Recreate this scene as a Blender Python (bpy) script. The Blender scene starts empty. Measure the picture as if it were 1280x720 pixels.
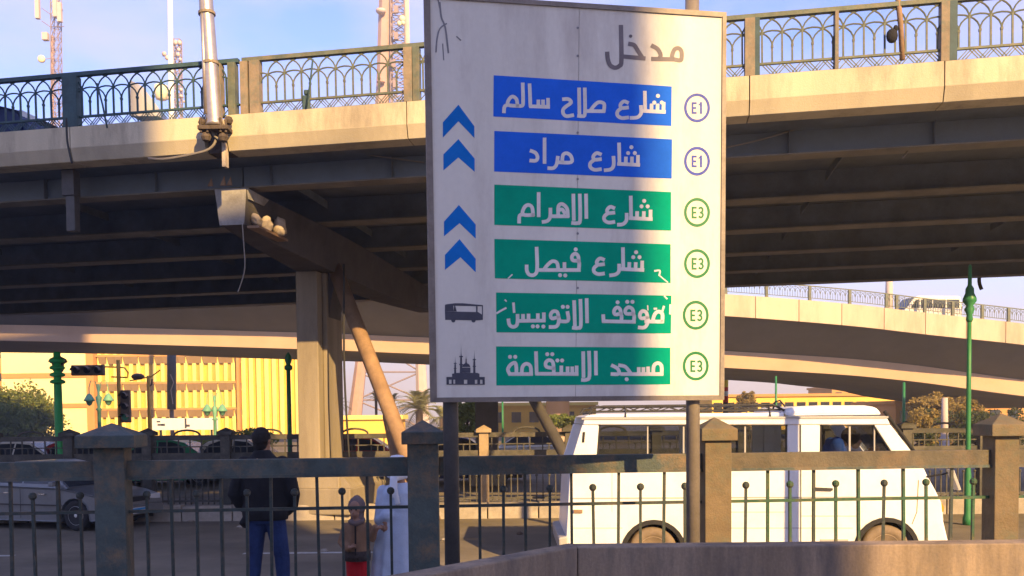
import bpy, bmesh, math, random
from math import radians as rad, sin, cos, tan, pi, sqrt, atan2
from mathutils import Vector as V, Matrix, Euler, noise
random.seed(7)
S = bpy.context.scene
COL = S.collection

# ---------------------------------------------------------------- camera
F, W, H = 1108.0, 1280.0, 720.0
CAMZ, PITCH, ROLL = 1.8, -2.2, 0.55
HORIZON = 520.0                                   # photo row of the horizon at the centre column
PPY = HORIZON + F*tan(rad(-PITCH))
cd = bpy.data.cameras.new('camera'); cam = bpy.data.objects.new('camera', cd); COL.objects.link(cam)
cd.sensor_width = 36; cd.lens = 36*F/W; cd.shift_y = (PPY-H/2)/W
cd.clip_start = .05; cd.clip_end = 6000
cam.location = (0, 0, CAMZ)
cam.rotation_euler = Euler((rad(90+PITCH), rad(ROLL), 0))
S.camera = cam
R3 = cam.rotation_euler.to_matrix(); R3T = R3.transposed()

def P(px, py, Y):
    """world point seen at photo pixel (px, py) at distance Y in front of the camera"""
    d = R3 @ V(((px-W/2)/F, -(py-PPY)/F, -1))
    return V((0, 0, CAMZ)) + d*(Y/d.y)
def PG(px, py, z):
    d = R3 @ V(((px-W/2)/F, -(py-PPY)/F, -1))
    return V((0, 0, CAMZ)) + d*((z-CAMZ)/d.z)
def proj(p):
    c = R3T @ (V(p)-V((0, 0, CAMZ)))
    return (W/2+F*c.x/-c.z, PPY-F*c.y/-c.z)

HAZE = .0013
# ---------------------------------------------------------------- light
SUN_EL, SUN_DX = 27.3, -0.50                       # elevation; sideways drift of the light per metre away from the camera
ldir = V((SUN_DX, 1, 0)).normalized()*cos(rad(SUN_EL)) + V((0, 0, -sin(rad(SUN_EL))))
sd = bpy.data.lights.new('sun', 'SUN'); so = bpy.data.objects.new('sun', sd); COL.objects.link(so)
sd.energy = 5.0; sd.angle = rad(.45); sd.color = (1, .64, .25)
so.rotation_euler = ldir.to_track_quat('-Z', 'Y').to_euler(); so.location = (20, -20, 40)
wd = bpy.data.worlds.new('World'); S.world = wd; wd.use_nodes = True
nt = wd.node_tree; N, L = nt.nodes, nt.links; N.clear()
def nd(t, **k):
    n = N.new(t)
    for a, b in k.items(): setattr(n, a, b)
    return n
out = nd('ShaderNodeOutputWorld'); bg = nd('ShaderNodeBackground'); sky = nd('ShaderNodeTexSky')
sky.sky_type = 'NISHITA'; sky.sun_disc = False; sky.sun_elevation = rad(SUN_EL)
sky.sun_rotation = atan2(-ldir.x, -ldir.y)
sky.air_density = 1.0; sky.dust_density = .7; sky.ozone_density = 3.0
tc = nd('ShaderNodeTexCoord'); mp = nd('ShaderNodeMapping'); mp.inputs['Scale'].default_value = (1.6, 1.6, 4.2)
mp.inputs['Location'].default_value = (.35, .2, .55)
nz = nd('ShaderNodeTexNoise'); nz.inputs['Scale'].default_value = 2.3; nz.inputs['Detail'].default_value = 6; nz.inputs['Roughness'].default_value = .5
rp = nd('ShaderNodeValToRGB'); rp.color_ramp.elements[0].position = .39; rp.color_ramp.elements[1].position = .66
rp.color_ramp.elements[1].color = (.75, .75, .75, 1)
mx = nd('ShaderNodeMix', data_type='RGBA'); mx.inputs['B'].default_value = (2.75, 2.65, 4.0, 1)
tint = nd('ShaderNodeMix', data_type='RGBA', blend_type='MULTIPLY'); tint.inputs['Factor'].default_value = 1; tint.inputs['B'].default_value = (.74, .81, 1.18, 1)
L.new(tc.outputs['Generated'], mp.inputs['Vector']); L.new(mp.outputs[0], nz.inputs['Vector']); L.new(nz.outputs['Fac'], rp.inputs[0])
L.new(rp.outputs[0], mx.inputs['Factor']); L.new(sky.outputs[0], tint.inputs['A']); L.new(tint.outputs['Result'], mx.inputs['A'])
sx = nd('ShaderNodeSeparateXYZ'); L.new(tc.outputs['Generated'], sx.inputs[0])
hr = nd('ShaderNodeMapRange'); hr.inputs['From Min'].default_value = .0; hr.inputs['From Max'].default_value = .20; hr.inputs['To Min'].default_value = .85; hr.inputs['To Max'].default_value = 0; L.new(sx.outputs[2], hr.inputs[0])
hz = nd('ShaderNodeMix', data_type='RGBA'); hz.inputs['B'].default_value = (2.35, 2.1, 2.5, 1); L.new(hr.outputs[0], hz.inputs['Factor']); L.new(mx.outputs['Result'], hz.inputs['A'])
L.new(hz.outputs['Result'], bg.inputs['Color']); bg.inputs['Strength'].default_value = .118; L.new(bg.outputs[0], out.inputs[0])
S.view_settings.view_transform = 'Standard'; S.view_settings.look = 'None'; S.view_settings.exposure = 1.42; S.view_settings.gamma = 1
S.render.film_transparent = False

# ---------------------------------------------------------------- materials
MATS = {}
def mat(name, col, rough=.7, metal=0, var=.25, scale=3, bump=.15, dirt=None, dirt_amt=.5, streak=False, spec=.3, trans=0, alpha=1, emit=None, fine=60):
    m = bpy.data.materials.new(name); m.use_nodes = True; MATS[name] = m
    nt = m.node_tree; n = nt.nodes; l = nt.links; b = n['Principled BSDF']
    b.inputs['Roughness'].default_value = rough; b.inputs['Metallic'].default_value = metal
    b.inputs['Specular IOR Level'].default_value = spec
    if trans: b.inputs['Transmission Weight'].default_value = trans
    if alpha < 1: b.inputs['Alpha'].default_value = alpha
    if emit: b.inputs['Emission Color'].default_value = (*emit[:3], 1); b.inputs['Emission Strength'].default_value = emit[3]
    c = (*col, 1)
    if var <= 0 and not dirt:
        b.inputs['Base Color'].default_value = c; return m
    co = n.new('ShaderNodeTexCoord')
    a = n.new('ShaderNodeTexNoise'); a.inputs['Scale'].default_value = scale; a.inputs['Detail'].default_value = 7; a.inputs['Roughness'].default_value = .65
    f = n.new('ShaderNodeTexNoise'); f.inputs['Scale'].default_value = fine; f.inputs['Detail'].default_value = 3
    l.new(co.outputs['Object'], f.inputs['Vector'])
    if streak:
        mpn = n.new('ShaderNodeMapping'); mpn.inputs['Scale'].default_value = (1, 1, .09); l.new(co.outputs['Object'], mpn.inputs[0]); l.new(mpn.outputs[0], a.inputs['Vector'])
    else: l.new(co.outputs['Object'], a.inputs['Vector'])
    r = n.new('ShaderNodeMapRange'); r.inputs['From Min'].default_value = .3; r.inputs['From Max'].default_value = .7
    r.inputs['To Min'].default_value = 1-var; r.inputs['To Max'].default_value = 1+var*.6; l.new(a.outputs['Fac'], r.inputs[0])
    r2 = n.new('ShaderNodeMapRange'); r2.inputs['To Min'].default_value = 1-var*.5; r2.inputs['To Max'].default_value = 1+var*.5; l.new(f.outputs['Fac'], r2.inputs[0])
    mu = n.new('ShaderNodeMath'); mu.operation = 'MULTIPLY'; l.new(r.outputs[0], mu.inputs[0]); l.new(r2.outputs[0], mu.inputs[1])
    mi = n.new('ShaderNodeVectorMath'); mi.operation = 'SCALE'; mi.inputs[0].default_value = col; 
    oi = n.new('ShaderNodeObjectInfo'); orr = n.new('ShaderNodeMapRange'); orr.inputs['To Min'].default_value = 1-min(.08, var*.35); orr.inputs['To Max'].default_value = 1+min(.06, var*.3); l.new(oi.outputs['Random'], orr.inputs[0])
    m3 = n.new('ShaderNodeMath'); m3.operation = 'MULTIPLY'; l.new(mu.outputs[0], m3.inputs[0]); l.new(orr.outputs[0], m3.inputs[1]); l.new(m3.outputs[0], mi.inputs['Scale'])
    last = mi.outputs[0]
    if dirt:
        d = n.new('ShaderNodeTexNoise'); d.inputs['Scale'].default_value = scale*.8; d.inputs['Detail'].default_value = 9; d.inputs['Roughness'].default_value = .75
        dm = n.new('ShaderNodeMapping'); dm.inputs['Location'].default_value = (5, 3, 1); dm.inputs['Scale'].default_value = (1, 1, .25 if streak else 1)
        l.new(co.outputs['Object'], dm.inputs[0]); l.new(dm.outputs[0], d.inputs['Vector'])
        rr = n.new('ShaderNodeMapRange'); rr.inputs['From Min'].default_value = .48; rr.inputs['From Max'].default_value = .68; rr.inputs['To Max'].default_value = dirt_amt
        l.new(d.outputs['Fac'], rr.inputs[0]); mm = n.new('ShaderNodeMix'); mm.data_type = 'RGBA'
        l.new(rr.outputs[0], mm.inputs['Factor']); l.new(last, mm.inputs['A']); mm.inputs['B'].default_value = (*dirt, 1); last = mm.outputs['Result']
    l.new(last, b.inputs['Base Color'])
    if bump:
        bp = n.new('ShaderNodeBump'); bp.inputs['Strength'].default_value = bump; bp.inputs['Distance'].default_value = .02
        ad = n.new('ShaderNodeMath'); l.new(a.outputs['Fac'], ad.inputs[0]); l.new(f.outputs['Fac'], ad.inputs[1]); l.new(ad.outputs[0], bp.inputs['Height']); l.new(bp.outputs[0], b.inputs['Normal'])
    return m

M = dict(
 asphalt=mat('asphalt', (.20, .172, .128), .9, var=.35, scale=.6, bump=.4, dirt=(.10, .092, .08), dirt_amt=.6, fine=90),
 dust=mat('dusty_ground', (.165, .14, .115), .95, var=.3, scale=.5, bump=.4),
 paving=mat('paving', (.22, .205, .185), .9, var=.3, scale=2, bump=.3),
 kerb=mat('kerb_concrete', (.34, .30, .25), .9, var=.3, scale=3, bump=.3, dirt=(.1, .09, .08), dirt_amt=.6),
 road_paint=mat('road_paint', (.5, .5, .47), .8, var=.4, scale=5),
 parapet=mat('raw_concrete', (.27, .205, .145), .9, var=.45, scale=5, bump=.12, dirt=(.11, .095, .085), dirt_amt=.85, streak=True),
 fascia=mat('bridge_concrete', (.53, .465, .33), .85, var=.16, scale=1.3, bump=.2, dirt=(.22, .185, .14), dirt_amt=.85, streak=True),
 fascia_low_shade=mat('bridge_concrete_low_shade', (.44, .385, .275), .85, var=.16, scale=1.3, bump=.2, dirt=(.28, .24, .18), dirt_amt=.5, streak=True),  # bevel faces down; its weaker light is put into this darker tone
 steel_out=mat('outer_web_steel', (.145, .18, .21), .6, var=.16, scale=1.2, bump=.05, dirt=(.12, .12, .12), dirt_amt=.4),
 steel=mat('girder_steel', (.13, .155, .18), .6, var=.35, scale=1.5, bump=.1, dirt=(.14, .12, .1), dirt_amt=.4),
 flange=mat('flange_steel', (.20, .185, .155), .6, var=.35, scale=1.5, bump=.1),
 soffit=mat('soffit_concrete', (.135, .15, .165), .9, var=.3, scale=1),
 pier=mat('pier_concrete', (.265, .228, .172), .9, var=.3, scale=1.4, bump=.3, dirt=(.16, .13, .10), dirt_amt=.75, streak=True),
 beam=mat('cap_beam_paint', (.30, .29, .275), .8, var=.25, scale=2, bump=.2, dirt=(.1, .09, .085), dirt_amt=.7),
 beam_shaded=mat('cap_beam_shaded', (.080, .074, .072), .85, var=.3, scale=2, bump=.2),  # dark copy of the beam colour; shade under the deck is in it
 rail=mat('railing_paint', (.105, .125, .095), .55, var=.3, scale=6, bump=.15, dirt=(.22, .17, .10), dirt_amt=.6),
 rail_post=mat('railing_post_rust', (.24, .19, .135), .7, var=.3, scale=6, bump=.15, dirt=(.09, .13, .11), dirt_amt=.75),
 rail_teal_shade=mat('railing_teal_shaded', (.040, .078, .090), .6, var=.3, scale=6, bump=.15),  # darker, bluer copy of the railing colour; the left end's shade is in it
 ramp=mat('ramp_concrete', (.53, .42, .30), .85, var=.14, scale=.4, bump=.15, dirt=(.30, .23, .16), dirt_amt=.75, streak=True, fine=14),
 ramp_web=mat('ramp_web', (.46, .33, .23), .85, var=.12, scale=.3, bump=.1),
 ramp_soffit_shade=mat('ramp_soffit_shade', (.105, .102, .092), .9, var=.2, scale=.4),  # underside's shade is put into this dark concrete tone
 galv=mat('galvanised', (.50, .44, .38), .38, .75, var=.2, scale=8, bump=.05, spec=.5),
 fence=mat('fence_paint', (.062, .082, .078), .6, var=.35, scale=5, bump=.25, dirt=(.23, .14, .07), dirt_amt=.7),
 fence_rail_lit=mat('fence_rail_lit_paint', (.098, .085, .062), .7, var=.35, scale=5, bump=.25, dirt=(.18, .12, .07), dirt_amt=.55),  # right-hand rails: fence colour with sunlight mixed in
 tyre_dusty=mat('dusty_tyre', (.19, .145, .105), .9, var=.25, scale=6),
 fence_dusty_lit=mat('fence_dusty_lit', (.155, .115, .068), .75, var=.3, scale=5, bump=.25, dirt=(.08, .1, .075), dirt_amt=.6),  # dusty paint of the right-hand posts, with warm sunlight put into the brown
 bar_green=mat('picket_green', (.028, .080, .046), .5, var=.3, scale=9, bump=.1, dirt=(.15, .10, .05), dirt_amt=.8),
 bar=mat('picket_dark', (.035, .050, .048), .5, var=.35, scale=9, bump=.1, dirt=(.16, .11, .07), dirt_amt=.5),
 far_fence=mat('far_fence_paint', (.072, .070, .062), .8, var=.3, scale=4, bump=.2, dirt=(.2, .17, .13), dirt_amt=.5),  # darkened to hold the shade over the left bays
 far_post_lit=mat('far_fence_post_lit', (.33, .25, .16), .8, var=.25, scale=4, bump=.2),  # pale copy for the one sunlit post; sunlight is in the colour
 sign_white=mat('sign_white', (.60, .585, .53), .62, var=.10, scale=1.8, bump=.05, dirt=(.36, .32, .29), dirt_amt=.62, streak=True, fine=25),
 sign_frame=mat('sign_frame', (.19, .165, .145), .55, .2, var=.3, scale=6, bump=.1),
 sign_blue=mat('sign_blue', (.018, .125, .66), .8, spec=.08, var=.12, scale=4, bump=.02),
 sign_green=mat('sign_green', (.0, .31, .19), .8, spec=.08, var=.12, scale=4, bump=.02, fine=30),
 sign_text=mat('sign_text', (.66, .64, .62), .55, var=.12, scale=6, bump=.02),
 sign_grey=mat('sign_grey_text', (.16, .14, .15), .6, var=.2, scale=7, bump=.02),
 sign_icon=mat('sign_icon', (.058, .062, .085), .6, var=.2, scale=7, bump=.02),
 sign_chev=mat('sign_chevron', (.008, .15, .52), .8, spec=.08, var=.12, scale=5, bump=.02),
 ring_blue=mat('ring_blue', (.006, .03, .34), .5, var=.1), ring_green=mat('ring_green', (.001, .14, .045), .5, var=.1),
 scratch=mat('scratch_dark', (.22, .22, .24), .7, var=.2),
 pole=mat('sign_pole', (.24, .205, .165), .5, .3, var=.25, scale=5, bump=.1),
 pole_shaded=mat('sign_pole_shaded', (.085, .082, .080), .5, .3, var=.25, scale=5, bump=.1),  # darker copy for the left pole, its shade put into the colour
 van=mat('van_white', (.70, .725, .77), .3, var=.05, scale=2, bump=.01, spec=.5, dirt=(.6, .54, .45), dirt_amt=.35),
 van_trim=mat('van_trim_grey', (.35, .34, .33), .5, var=.1), black=mat('black_rubber', (.022, .022, .024), .8, var=.3, scale=6),
 dark_metal=mat('dark_metal', (.05, .05, .055), .45, .4, var=.2), chrome=mat('chrome', (.6, .6, .6), .2, 1, var=.05),
 wheel=mat('wheel_dusty', (.30, .24, .19), .6, .2, var=.2), alloy=mat('alloy_wheel', (.55, .55, .55), .4, .5, var=.15),
 interior=mat('vehicle_interior', (.035, .035, .04), .9, var=.2),
 car_grey=mat('car_paint_grey', (.19, .20, .21), .28, .35, var=.06, spec=.5, bump=0, dirt=(.12, .11, .1), dirt_amt=.3),
 car_blue=mat('car_paint_blue', (.015, .03, .10), .25, .3, var=.05, bump=0), car_red=mat('car_paint_red', (.45, .03, .03), .3, var=.05, bump=0),
 car_white=mat('car_paint_white', (.7, .68, .62), .3, var=.05, bump=0), car_green=mat('car_paint_green', (.03, .22, .10), .3, var=.05, bump=0),
 lamp_glass=mat('lamp_glass', (.55, .56, .58), .15, var=.05, spec=.7), tail=mat('tail_lamp', (.5, .03, .02), .25, var=.05), amber=mat('amber_lens', (.7, .25, .03), .25, var=.05),
 plate=mat('plate_white', (.6, .62, .65), .5, var=.05), plate_blue=mat('plate_blue', (.02, .22, .5), .5, var=.05),
 bld_cream=mat('pale_cream_render', (.86, .76, .36), .9, var=.08, scale=.1, bump=.05, fine=3),
 green_sunlit=mat('green_paint_sunlit', (.03, .38, .10), .42, var=.2, scale=5, bump=.05), green_pole=mat('green_pole_paint', (.03, .175, .065), .42, var=.2, scale=5, bump=.05), green_pale=mat('pale_green_paint', (.14, .33, .20), .5, var=.2, scale=5),  # first green is raised to stand in for sunlight on the thick post
 bld=mat('ochre_render', (.64, .45, .075), .9, var=.14, scale=.12, bump=.05, fine=3), bld_pale=mat('cream_render', (.84, .66, .19), .9, var=.08, scale=.1, bump=.05, fine=3),
 bld_band=mat('orange_band', (.52, .27, .09), .9, var=.12, scale=.2, bump=.05, fine=3), bld_dark=mat('shutter_ochre', (.50, .34, .07), .8, var=.15, scale=.3, fine=3),
 bld_brown=mat('sunshade_brown', (.30, .2, .1), .9, var=.1), wall_yellow=mat('yellow_wall', (.80, .50, .10), .9, var=.12, scale=.3, bump=.05, fine=4),
 tower_grey=mat('apartment_render', (.42, .40, .38), .9, var=.15, scale=.2), pane=mat('dark_pane', (.03, .035, .045), .1, var=.1, spec=.6),
 mast=mat('mast_paint', (.38, .25, .21), .7, var=.15, scale=.5, fine=5), mast_pale=mat('mast_pale', (.48, .40, .36), .7, var=.15, scale=.5), dish=mat('dish_cream', (.72, .64, .40), .6, var=.1),
 lattice=mat('lattice_steel', (.26, .20, .195), .7, .1, var=.2), yellow_steel=mat('signal_mast_yellow', (.62, .36, .06), .5, var=.15, scale=3),
 signal=mat('signal_case', (.17, .13, .10), .6, var=.2), sig_green=mat('signal_green_lens', (.0, .25, .12), .3, var=.1), tall_pole_shade=mat('tall_pole_shade_blue', (.06, .09, .13), .7, var=.3, scale=2),
 board=mat('billboard_white', (.62, .60, .60), .6, var=.08, scale=.5), bark=mat('bark', (.12, .085, .06), .95, var=.3, scale=8, bump=.5),
 leaf=mat('leaf_green', (.18, .215, .045), .7, var=.55, scale=2.2, bump=0, fine=9), leaf_dark=mat('leaf_dark', (.07, .085, .03), .7, var=.5, scale=1.5, bump=0, fine=8),
 leaf_dry_lit=mat('leaf_dry_sunlit', (.34, .25, .075), .8, var=.5, scale=1.5, bump=0, fine=6), palm=mat('palm_leaf', (.30, .29, .10), .7, var=.4, scale=2, bump=0),  # dry leaf yellow carries the sunlit gold of the tree tops
 skin=mat('skin', (.36, .20, .13), .55, var=.08, scale=8, bump=.02), hair=mat('hair', (.018, .014, .013), .8, var=.3, scale=40, bump=.4),
 jacket=mat('black_jacket', (.014, .014, .017), .85, var=.3, scale=6, bump=.25), jeans=mat('blue_jeans', (.025, .048, .15), .9, var=.35, scale=9, bump=.3),
 robe=mat('pale_blue_robe', (.50, .58, .72), .85, var=.1, scale=7, bump=.2), white_cloth=mat('white_cloth', (.72, .74, .78), .85, var=.06, scale=8, bump=.1),
 brown_cloth=mat('brown_jacket', (.29, .17, .10), .9, var=.2, scale=9, bump=.3), hem_dark=mat('dark_knit_hem', (.06, .045, .04), .9, var=.4, scale=30), brown_dark=mat('grey_brown_hood', (.17, .125, .115), .9, var=.2, scale=9, bump=.2), red_cloth=mat('red_trousers', (.52, .012, .02), .85, var=.15, scale=9, bump=.2),
 blue_shirt=mat('blue_shirt', (.03, .10, .50), .85, var=.1), sack=mat('sack_cloth', (.46, .385, .30), .9, var=.2, scale=9, bump=.4), cable=mat('cable_black', (.03, .03, .03), .6, var=.1), cable_pale=mat('cable_pale', (.20, .18, .155), .6, var=.1),
 red_paint=mat('red_paint', (.6, .03, .02), .5, var=.1), yellow_paint=mat('yellow_paint', (.8, .6, .05), .5, var=.1), strut=mat('strut_rust', (.27, .175, .105), .75, var=.3, scale=4, bump=.2, dirt=(.2, .12, .08), dirt_amt=.6), grime=mat('joint_grime', (.09, .07, .055), .9, var=.4, scale=9, bump=.3),
)
for k_ in ('leaf', 'leaf_dark', 'leaf_dry_lit', 'palm'):       # let light through the leaves
    t_ = M[k_].node_tree; b_ = t_.nodes['Principled BSDF']; o_ = t_.nodes['Material Output']
    tr_ = t_.nodes.new('ShaderNodeBsdfTranslucent'); ms_ = t_.nodes.new('ShaderNodeMixShader'); ms_.inputs[0].default_value = .38
    src_ = b_.inputs['Base Color'].links[0].from_socket; t_.links.new(src_, tr_.inputs[0]); t_.links.new(b_.outputs[0], ms_.inputs[1]); t_.links.new(tr_.outputs[0], ms_.inputs[2]); t_.links.new(ms_.outputs[0], o_.inputs[0])
gm = bpy.data.materials.new('window_glass'); gm.use_nodes = True; _n = gm.node_tree.nodes; _l = gm.node_tree.links; _n.clear()
_o = _n.new('ShaderNodeOutputMaterial'); _t = _n.new('ShaderNodeBsdfTransparent'); _t.inputs[0].default_value = (.74, .76, .78, 1)
_g = _n.new('ShaderNodeBsdfGlossy'); _g.inputs['Roughness'].default_value = .03; _m = _n.new('ShaderNodeMixShader'); _f = _n.new('ShaderNodeFresnel'); _f.inputs[0].default_value = 1.5
_l.new(_f.outputs[0], _m.inputs[0]); _l.new(_t.outputs[0], _m.inputs[1]); _l.new(_g.outputs[0], _m.inputs[2]); _l.new(_m.outputs[0], _o.inputs[0]); M['glass'] = gm

# ---------------------------------------------------------------- helpers
class MB:
    def __init__(s, T=None): s.v = []; s.f = []; s.T = T or (lambda x, y, z: V((x, y, z)))
    def add(s, vs, fs):
        k = len(s.v); s.v += [s.T(*v) for v in vs]; s.f += [tuple(i+k for i in f) for f in fs]; return s
    def box(s, x0, x1, y0, y1, z0, z1):
        return s.add([(x0,y0,z0),(x1,y0,z0),(x1,y1,z0),(x0,y1,z0),(x0,y0,z1),(x1,y0,z1),(x1,y1,z1),(x0,y1,z1)],
            [(0,3,2,1),(4,5,6,7),(0,1,5,4),(1,2,6,5),(2,3,7,6),(3,0,4,7)])
    def prism(s, pts, fn, a, b):
        """polygon pts extruded from a to b; fn(p, q, t) gives the 3D point"""
        n = len(pts); vs = [fn(p[0], p[1], a) for p in pts]+[fn(p[0], p[1], b) for p in pts]
        return s.add(vs, [tuple(range(n))[::-1], tuple(range(n, 2*n))]+[(i, (i+1) % n, n+(i+1) % n, n+i) for i in range(n)])
    def tube(s, pts, r, n=8, flat=1, cap=True):
        pts = [V(p) for p in pts]; m = len(pts); rs = r if isinstance(r, (list, tuple)) else [r]*m
        vs = []; up = V((0, 0, 1)); prev = None
        for i, p in enumerate(pts):
            d = (pts[min(i+1, m-1)]-pts[max(i-1, 0)]).normalized()
            if prev is None: a = d.cross(up if abs(d.z) < .95 else V((0, 1, 0))).normalized()
            else: a = (prev-d*prev.dot(d)).normalized()
            prev = a; b = d.cross(a)
            for k in range(n):
                t = 2*pi*(k+.5)/n; vs.append(tuple(p+a*cos(t)*rs[i]+b*sin(t)*rs[i]*flat))
        fs = [(i*n+k, i*n+(k+1) % n, (i+1)*n+(k+1) % n, (i+1)*n+k) for i in range(m-1) for k in range(n)]
        if cap: fs += [tuple(range(n))[::-1], tuple(range((m-1)*n, m*n))]
        return s.add(vs, fs)
    def lathe(s, prof, c=(0, 0, 0), n=16, sx=1, sy=1, a0=0):
        """prof: (radius, z) pairs"""
        vs = [(c[0]+r*cos(2*pi*k/n+a0)*sx, c[1]+r*sin(2*pi*k/n+a0)*sy, c[2]+z) for r, z in prof for k in range(n)]; m = len(prof)
        fs = [(i*n+k, i*n+(k+1) % n, (i+1)*n+(k+1) % n, (i+1)*n+k) for i in range(m-1) for k in range(n)]
        return s.add(vs, fs+[tuple(range(n))[::-1], tuple(range((m-1)*n, m*n))])
    def ball(s, c, r, n=12, rx=1, ry=1, rz=1):
        m = n//2+1; pr = [(max(1e-4, r*sin(pi*i/(m-1))), -r*cos(pi*i/(m-1))*rz) for i in range(m)]
        return s.lathe(pr, c, n, rx, ry)
    def build(s, name, m, parent=None, smooth=False, bev=0, world=True):
        me = bpy.data.meshes.new(name); o = bpy.data.objects.new(name, me); COL.objects.link(o)
        if parent is not None:
            o.parent = parent
        vs = s.v
        if parent is not None and world:
            inv = WM(parent).inverted(); vs = [inv @ V(v) for v in vs]
        me.from_pydata([tuple(v) for v in vs], [], s.f)
        me.materials.append(M[m] if isinstance(m, str) else m)
        b = bmesh.new(); b.from_mesh(me)
        bmesh.ops.recalc_face_normals(b, faces=b.faces); b.to_mesh(me); b.free()
        if smooth:
            for p in me.polygons: p.use_smooth = True
        if bev:
            d = o.modifiers.new('bevel', 'BEVEL'); d.width = bev; d.segments = 2; d.limit_method = 'ANGLE'
        return o
def WM(o):
    m = Matrix.LocRotScale(o.location, o.rotation_euler, o.scale)
    return (WM(o.parent) @ m) if o.parent else m
def tag(o, label=None, cat=None, group=None, kind=None):
    if label: o['label'] = label
    if cat: o['category'] = cat
    if group: o['group'] = group
    if kind: o['kind'] = kind
    return o
def thing(name, label, cat, loc=(0, 0, 0), rz=0, group=None):
    o = bpy.data.objects.new(name, None); COL.objects.link(o); o.location = V(loc); o.rotation_euler = (0, 0, rz); o.empty_display_size = .1
    return tag(o, label, cat, group)
def dup(o, parent=None, loc=None, rz=None, label=None):
    c = o.copy(); COL.objects.link(c)
    if parent is not None: c.parent = parent
    if loc is not None: c.location = V(loc)
    if rz is not None: c.rotation_euler = (0, 0, rz)
    if label: c['label'] = label
    for ch in list(o.children): dup(ch, c)
    return c
def inst(src, parent, loc, rz=0, sc=1):
    """another piece sharing src's mesh"""
    c = src.copy(); COL.objects.link(c); c.parent = parent; c.location = V(loc); c.rotation_euler = (0, 0, rz)
    c.scale = (sc, sc, sc) if not isinstance(sc, tuple) else sc
    return c
def lerp(a, b, t): return a+(b-a)*t
# ---------------------------------------------------------------- ground, roads, kerbs
ROAD = -.2
def struct(o): o['kind'] = 'structure'; return o
def sheet(name, m, x0, x1, y0, y1, z): return struct(MB().add([(x0,y0,z),(x1,y0,z),(x1,y1,z),(x0,y1,z)], [(0,1,2,3)]).build(name, m))
sheet('ground', 'dust', -1400, 1400, -300, 2200, ROAD-.004)
sheet('road', 'asphalt', -120, 120, 8.9, 17.25, ROAD)
sheet('far_road', 'asphalt', -120, 120, 21.1, 31, ROAD)
struct(MB().box(-60, 60, 5.0, 8.7, -.6, 0).build('pavement', 'paving', bev=.01))
struct(MB().box(-60, 60, -6, 4.99, -.6, .1).build('footway', 'paving'))
MED0, MED1, MEDZ = 17.3, 21.0, -.05
struct(MB().box(-80, 80, MED0+.25, MED1-.25, -.5, MEDZ).build('median', 'paving'))
kt = thing('kerb', 'long low concrete kerb of separate stones under the far fence', 'kerb', (0, MED0, ROAD))
k0 = MB().box(-.49, .49, 0, .25, -.2, .30).build('kerb_stone', 'kerb', kt, bev=.02, world=False); k0.location = (-30, 0, 0)
for i in range(1, 56): inst(k0, kt, (-30+i*1.0, random.uniform(-.012, .012), random.uniform(-.012, .012)), random.uniform(-.008, .008))
kt2 = thing('kerb', 'kerb of concrete stones along the near edge of the road behind the fence', 'kerb', (0, 8.7, ROAD))
k1 = MB().box(-.49, .49, 0, .2, -.2, .21).build('kerb_stone', 'kerb', kt2, bev=.02, world=False); k1.location = (-12, 0, 0)
for i in range(1, 24): inst(k1, kt2, (-12+i*1.0, random.uniform(-.01, .01), 0), random.uniform(-.008, .008))
for i, x in enumerate(range(-22, 24, 6)):
    struct(MB().add([(x,13.0,ROAD+.004),(x+2.6,13.0,ROAD+.004),(x+2.6,13.13,ROAD+.004),(x,13.13,ROAD+.004)], [(0,1,2,3)]).build('lane_marking', 'road_paint'))

# ---------------------------------------------------------------- foreground parapet
pw = thing('concrete_parapet', 'bare streaky concrete parapet wall across the bottom foreground with an angled left end', 'wall', (.33, 5, 0))
c0 = P(713, 679, 5.0); c1 = P(1420, 684, 5.0); c2 = P(400, 728, 3.75)
TH = .15
zt = c0.z
f0 = V((c0.x+.03, c0.y-TH, zt)); f1 = V((c1.x, c1.y-TH, zt)); dl = (c2-c0); dl.z = 0; nl = V((dl.y, -dl.x, 0)).normalized()
if nl.y > 0: nl = -nl
g2 = V((c2.x, c2.y, zt)) + nl*TH
zb = -.2
# right run, built of cast lengths
def wallrun(a, b, fa, fb, n, seed):
    rnd = random.Random(seed)
    for i in range(n):
        t0, t1 = i/n, (i+1)/n-.004/((b-a).length)
        q = [lerp(a, b, t0), lerp(a, b, t1), lerp(fa, fb, t1), lerp(fa, fb, t0)]
        m = MB(); dz = rnd.uniform(-.003, .003)
        m.add([(p.x, p.y, zb) for p in q]+[(p.x, p.y, zt+dz) for p in q], [(3,2,1,0),(4,5,6,7),(0,1,5,4),(1,2,6,5),(2,3,7,6),(3,0,4,7)])
        m.build('wall_section', 'parapet', pw, bev=.008)
wallrun(V((c0.x, c0.y, zt)), V((c1.x, c1.y, zt)), f0, f1, 1, 1)
wallrun(V((c2.x, c2.y, zt)), V((c0.x, c0.y, zt)), g2, f0, 1, 2)

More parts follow.
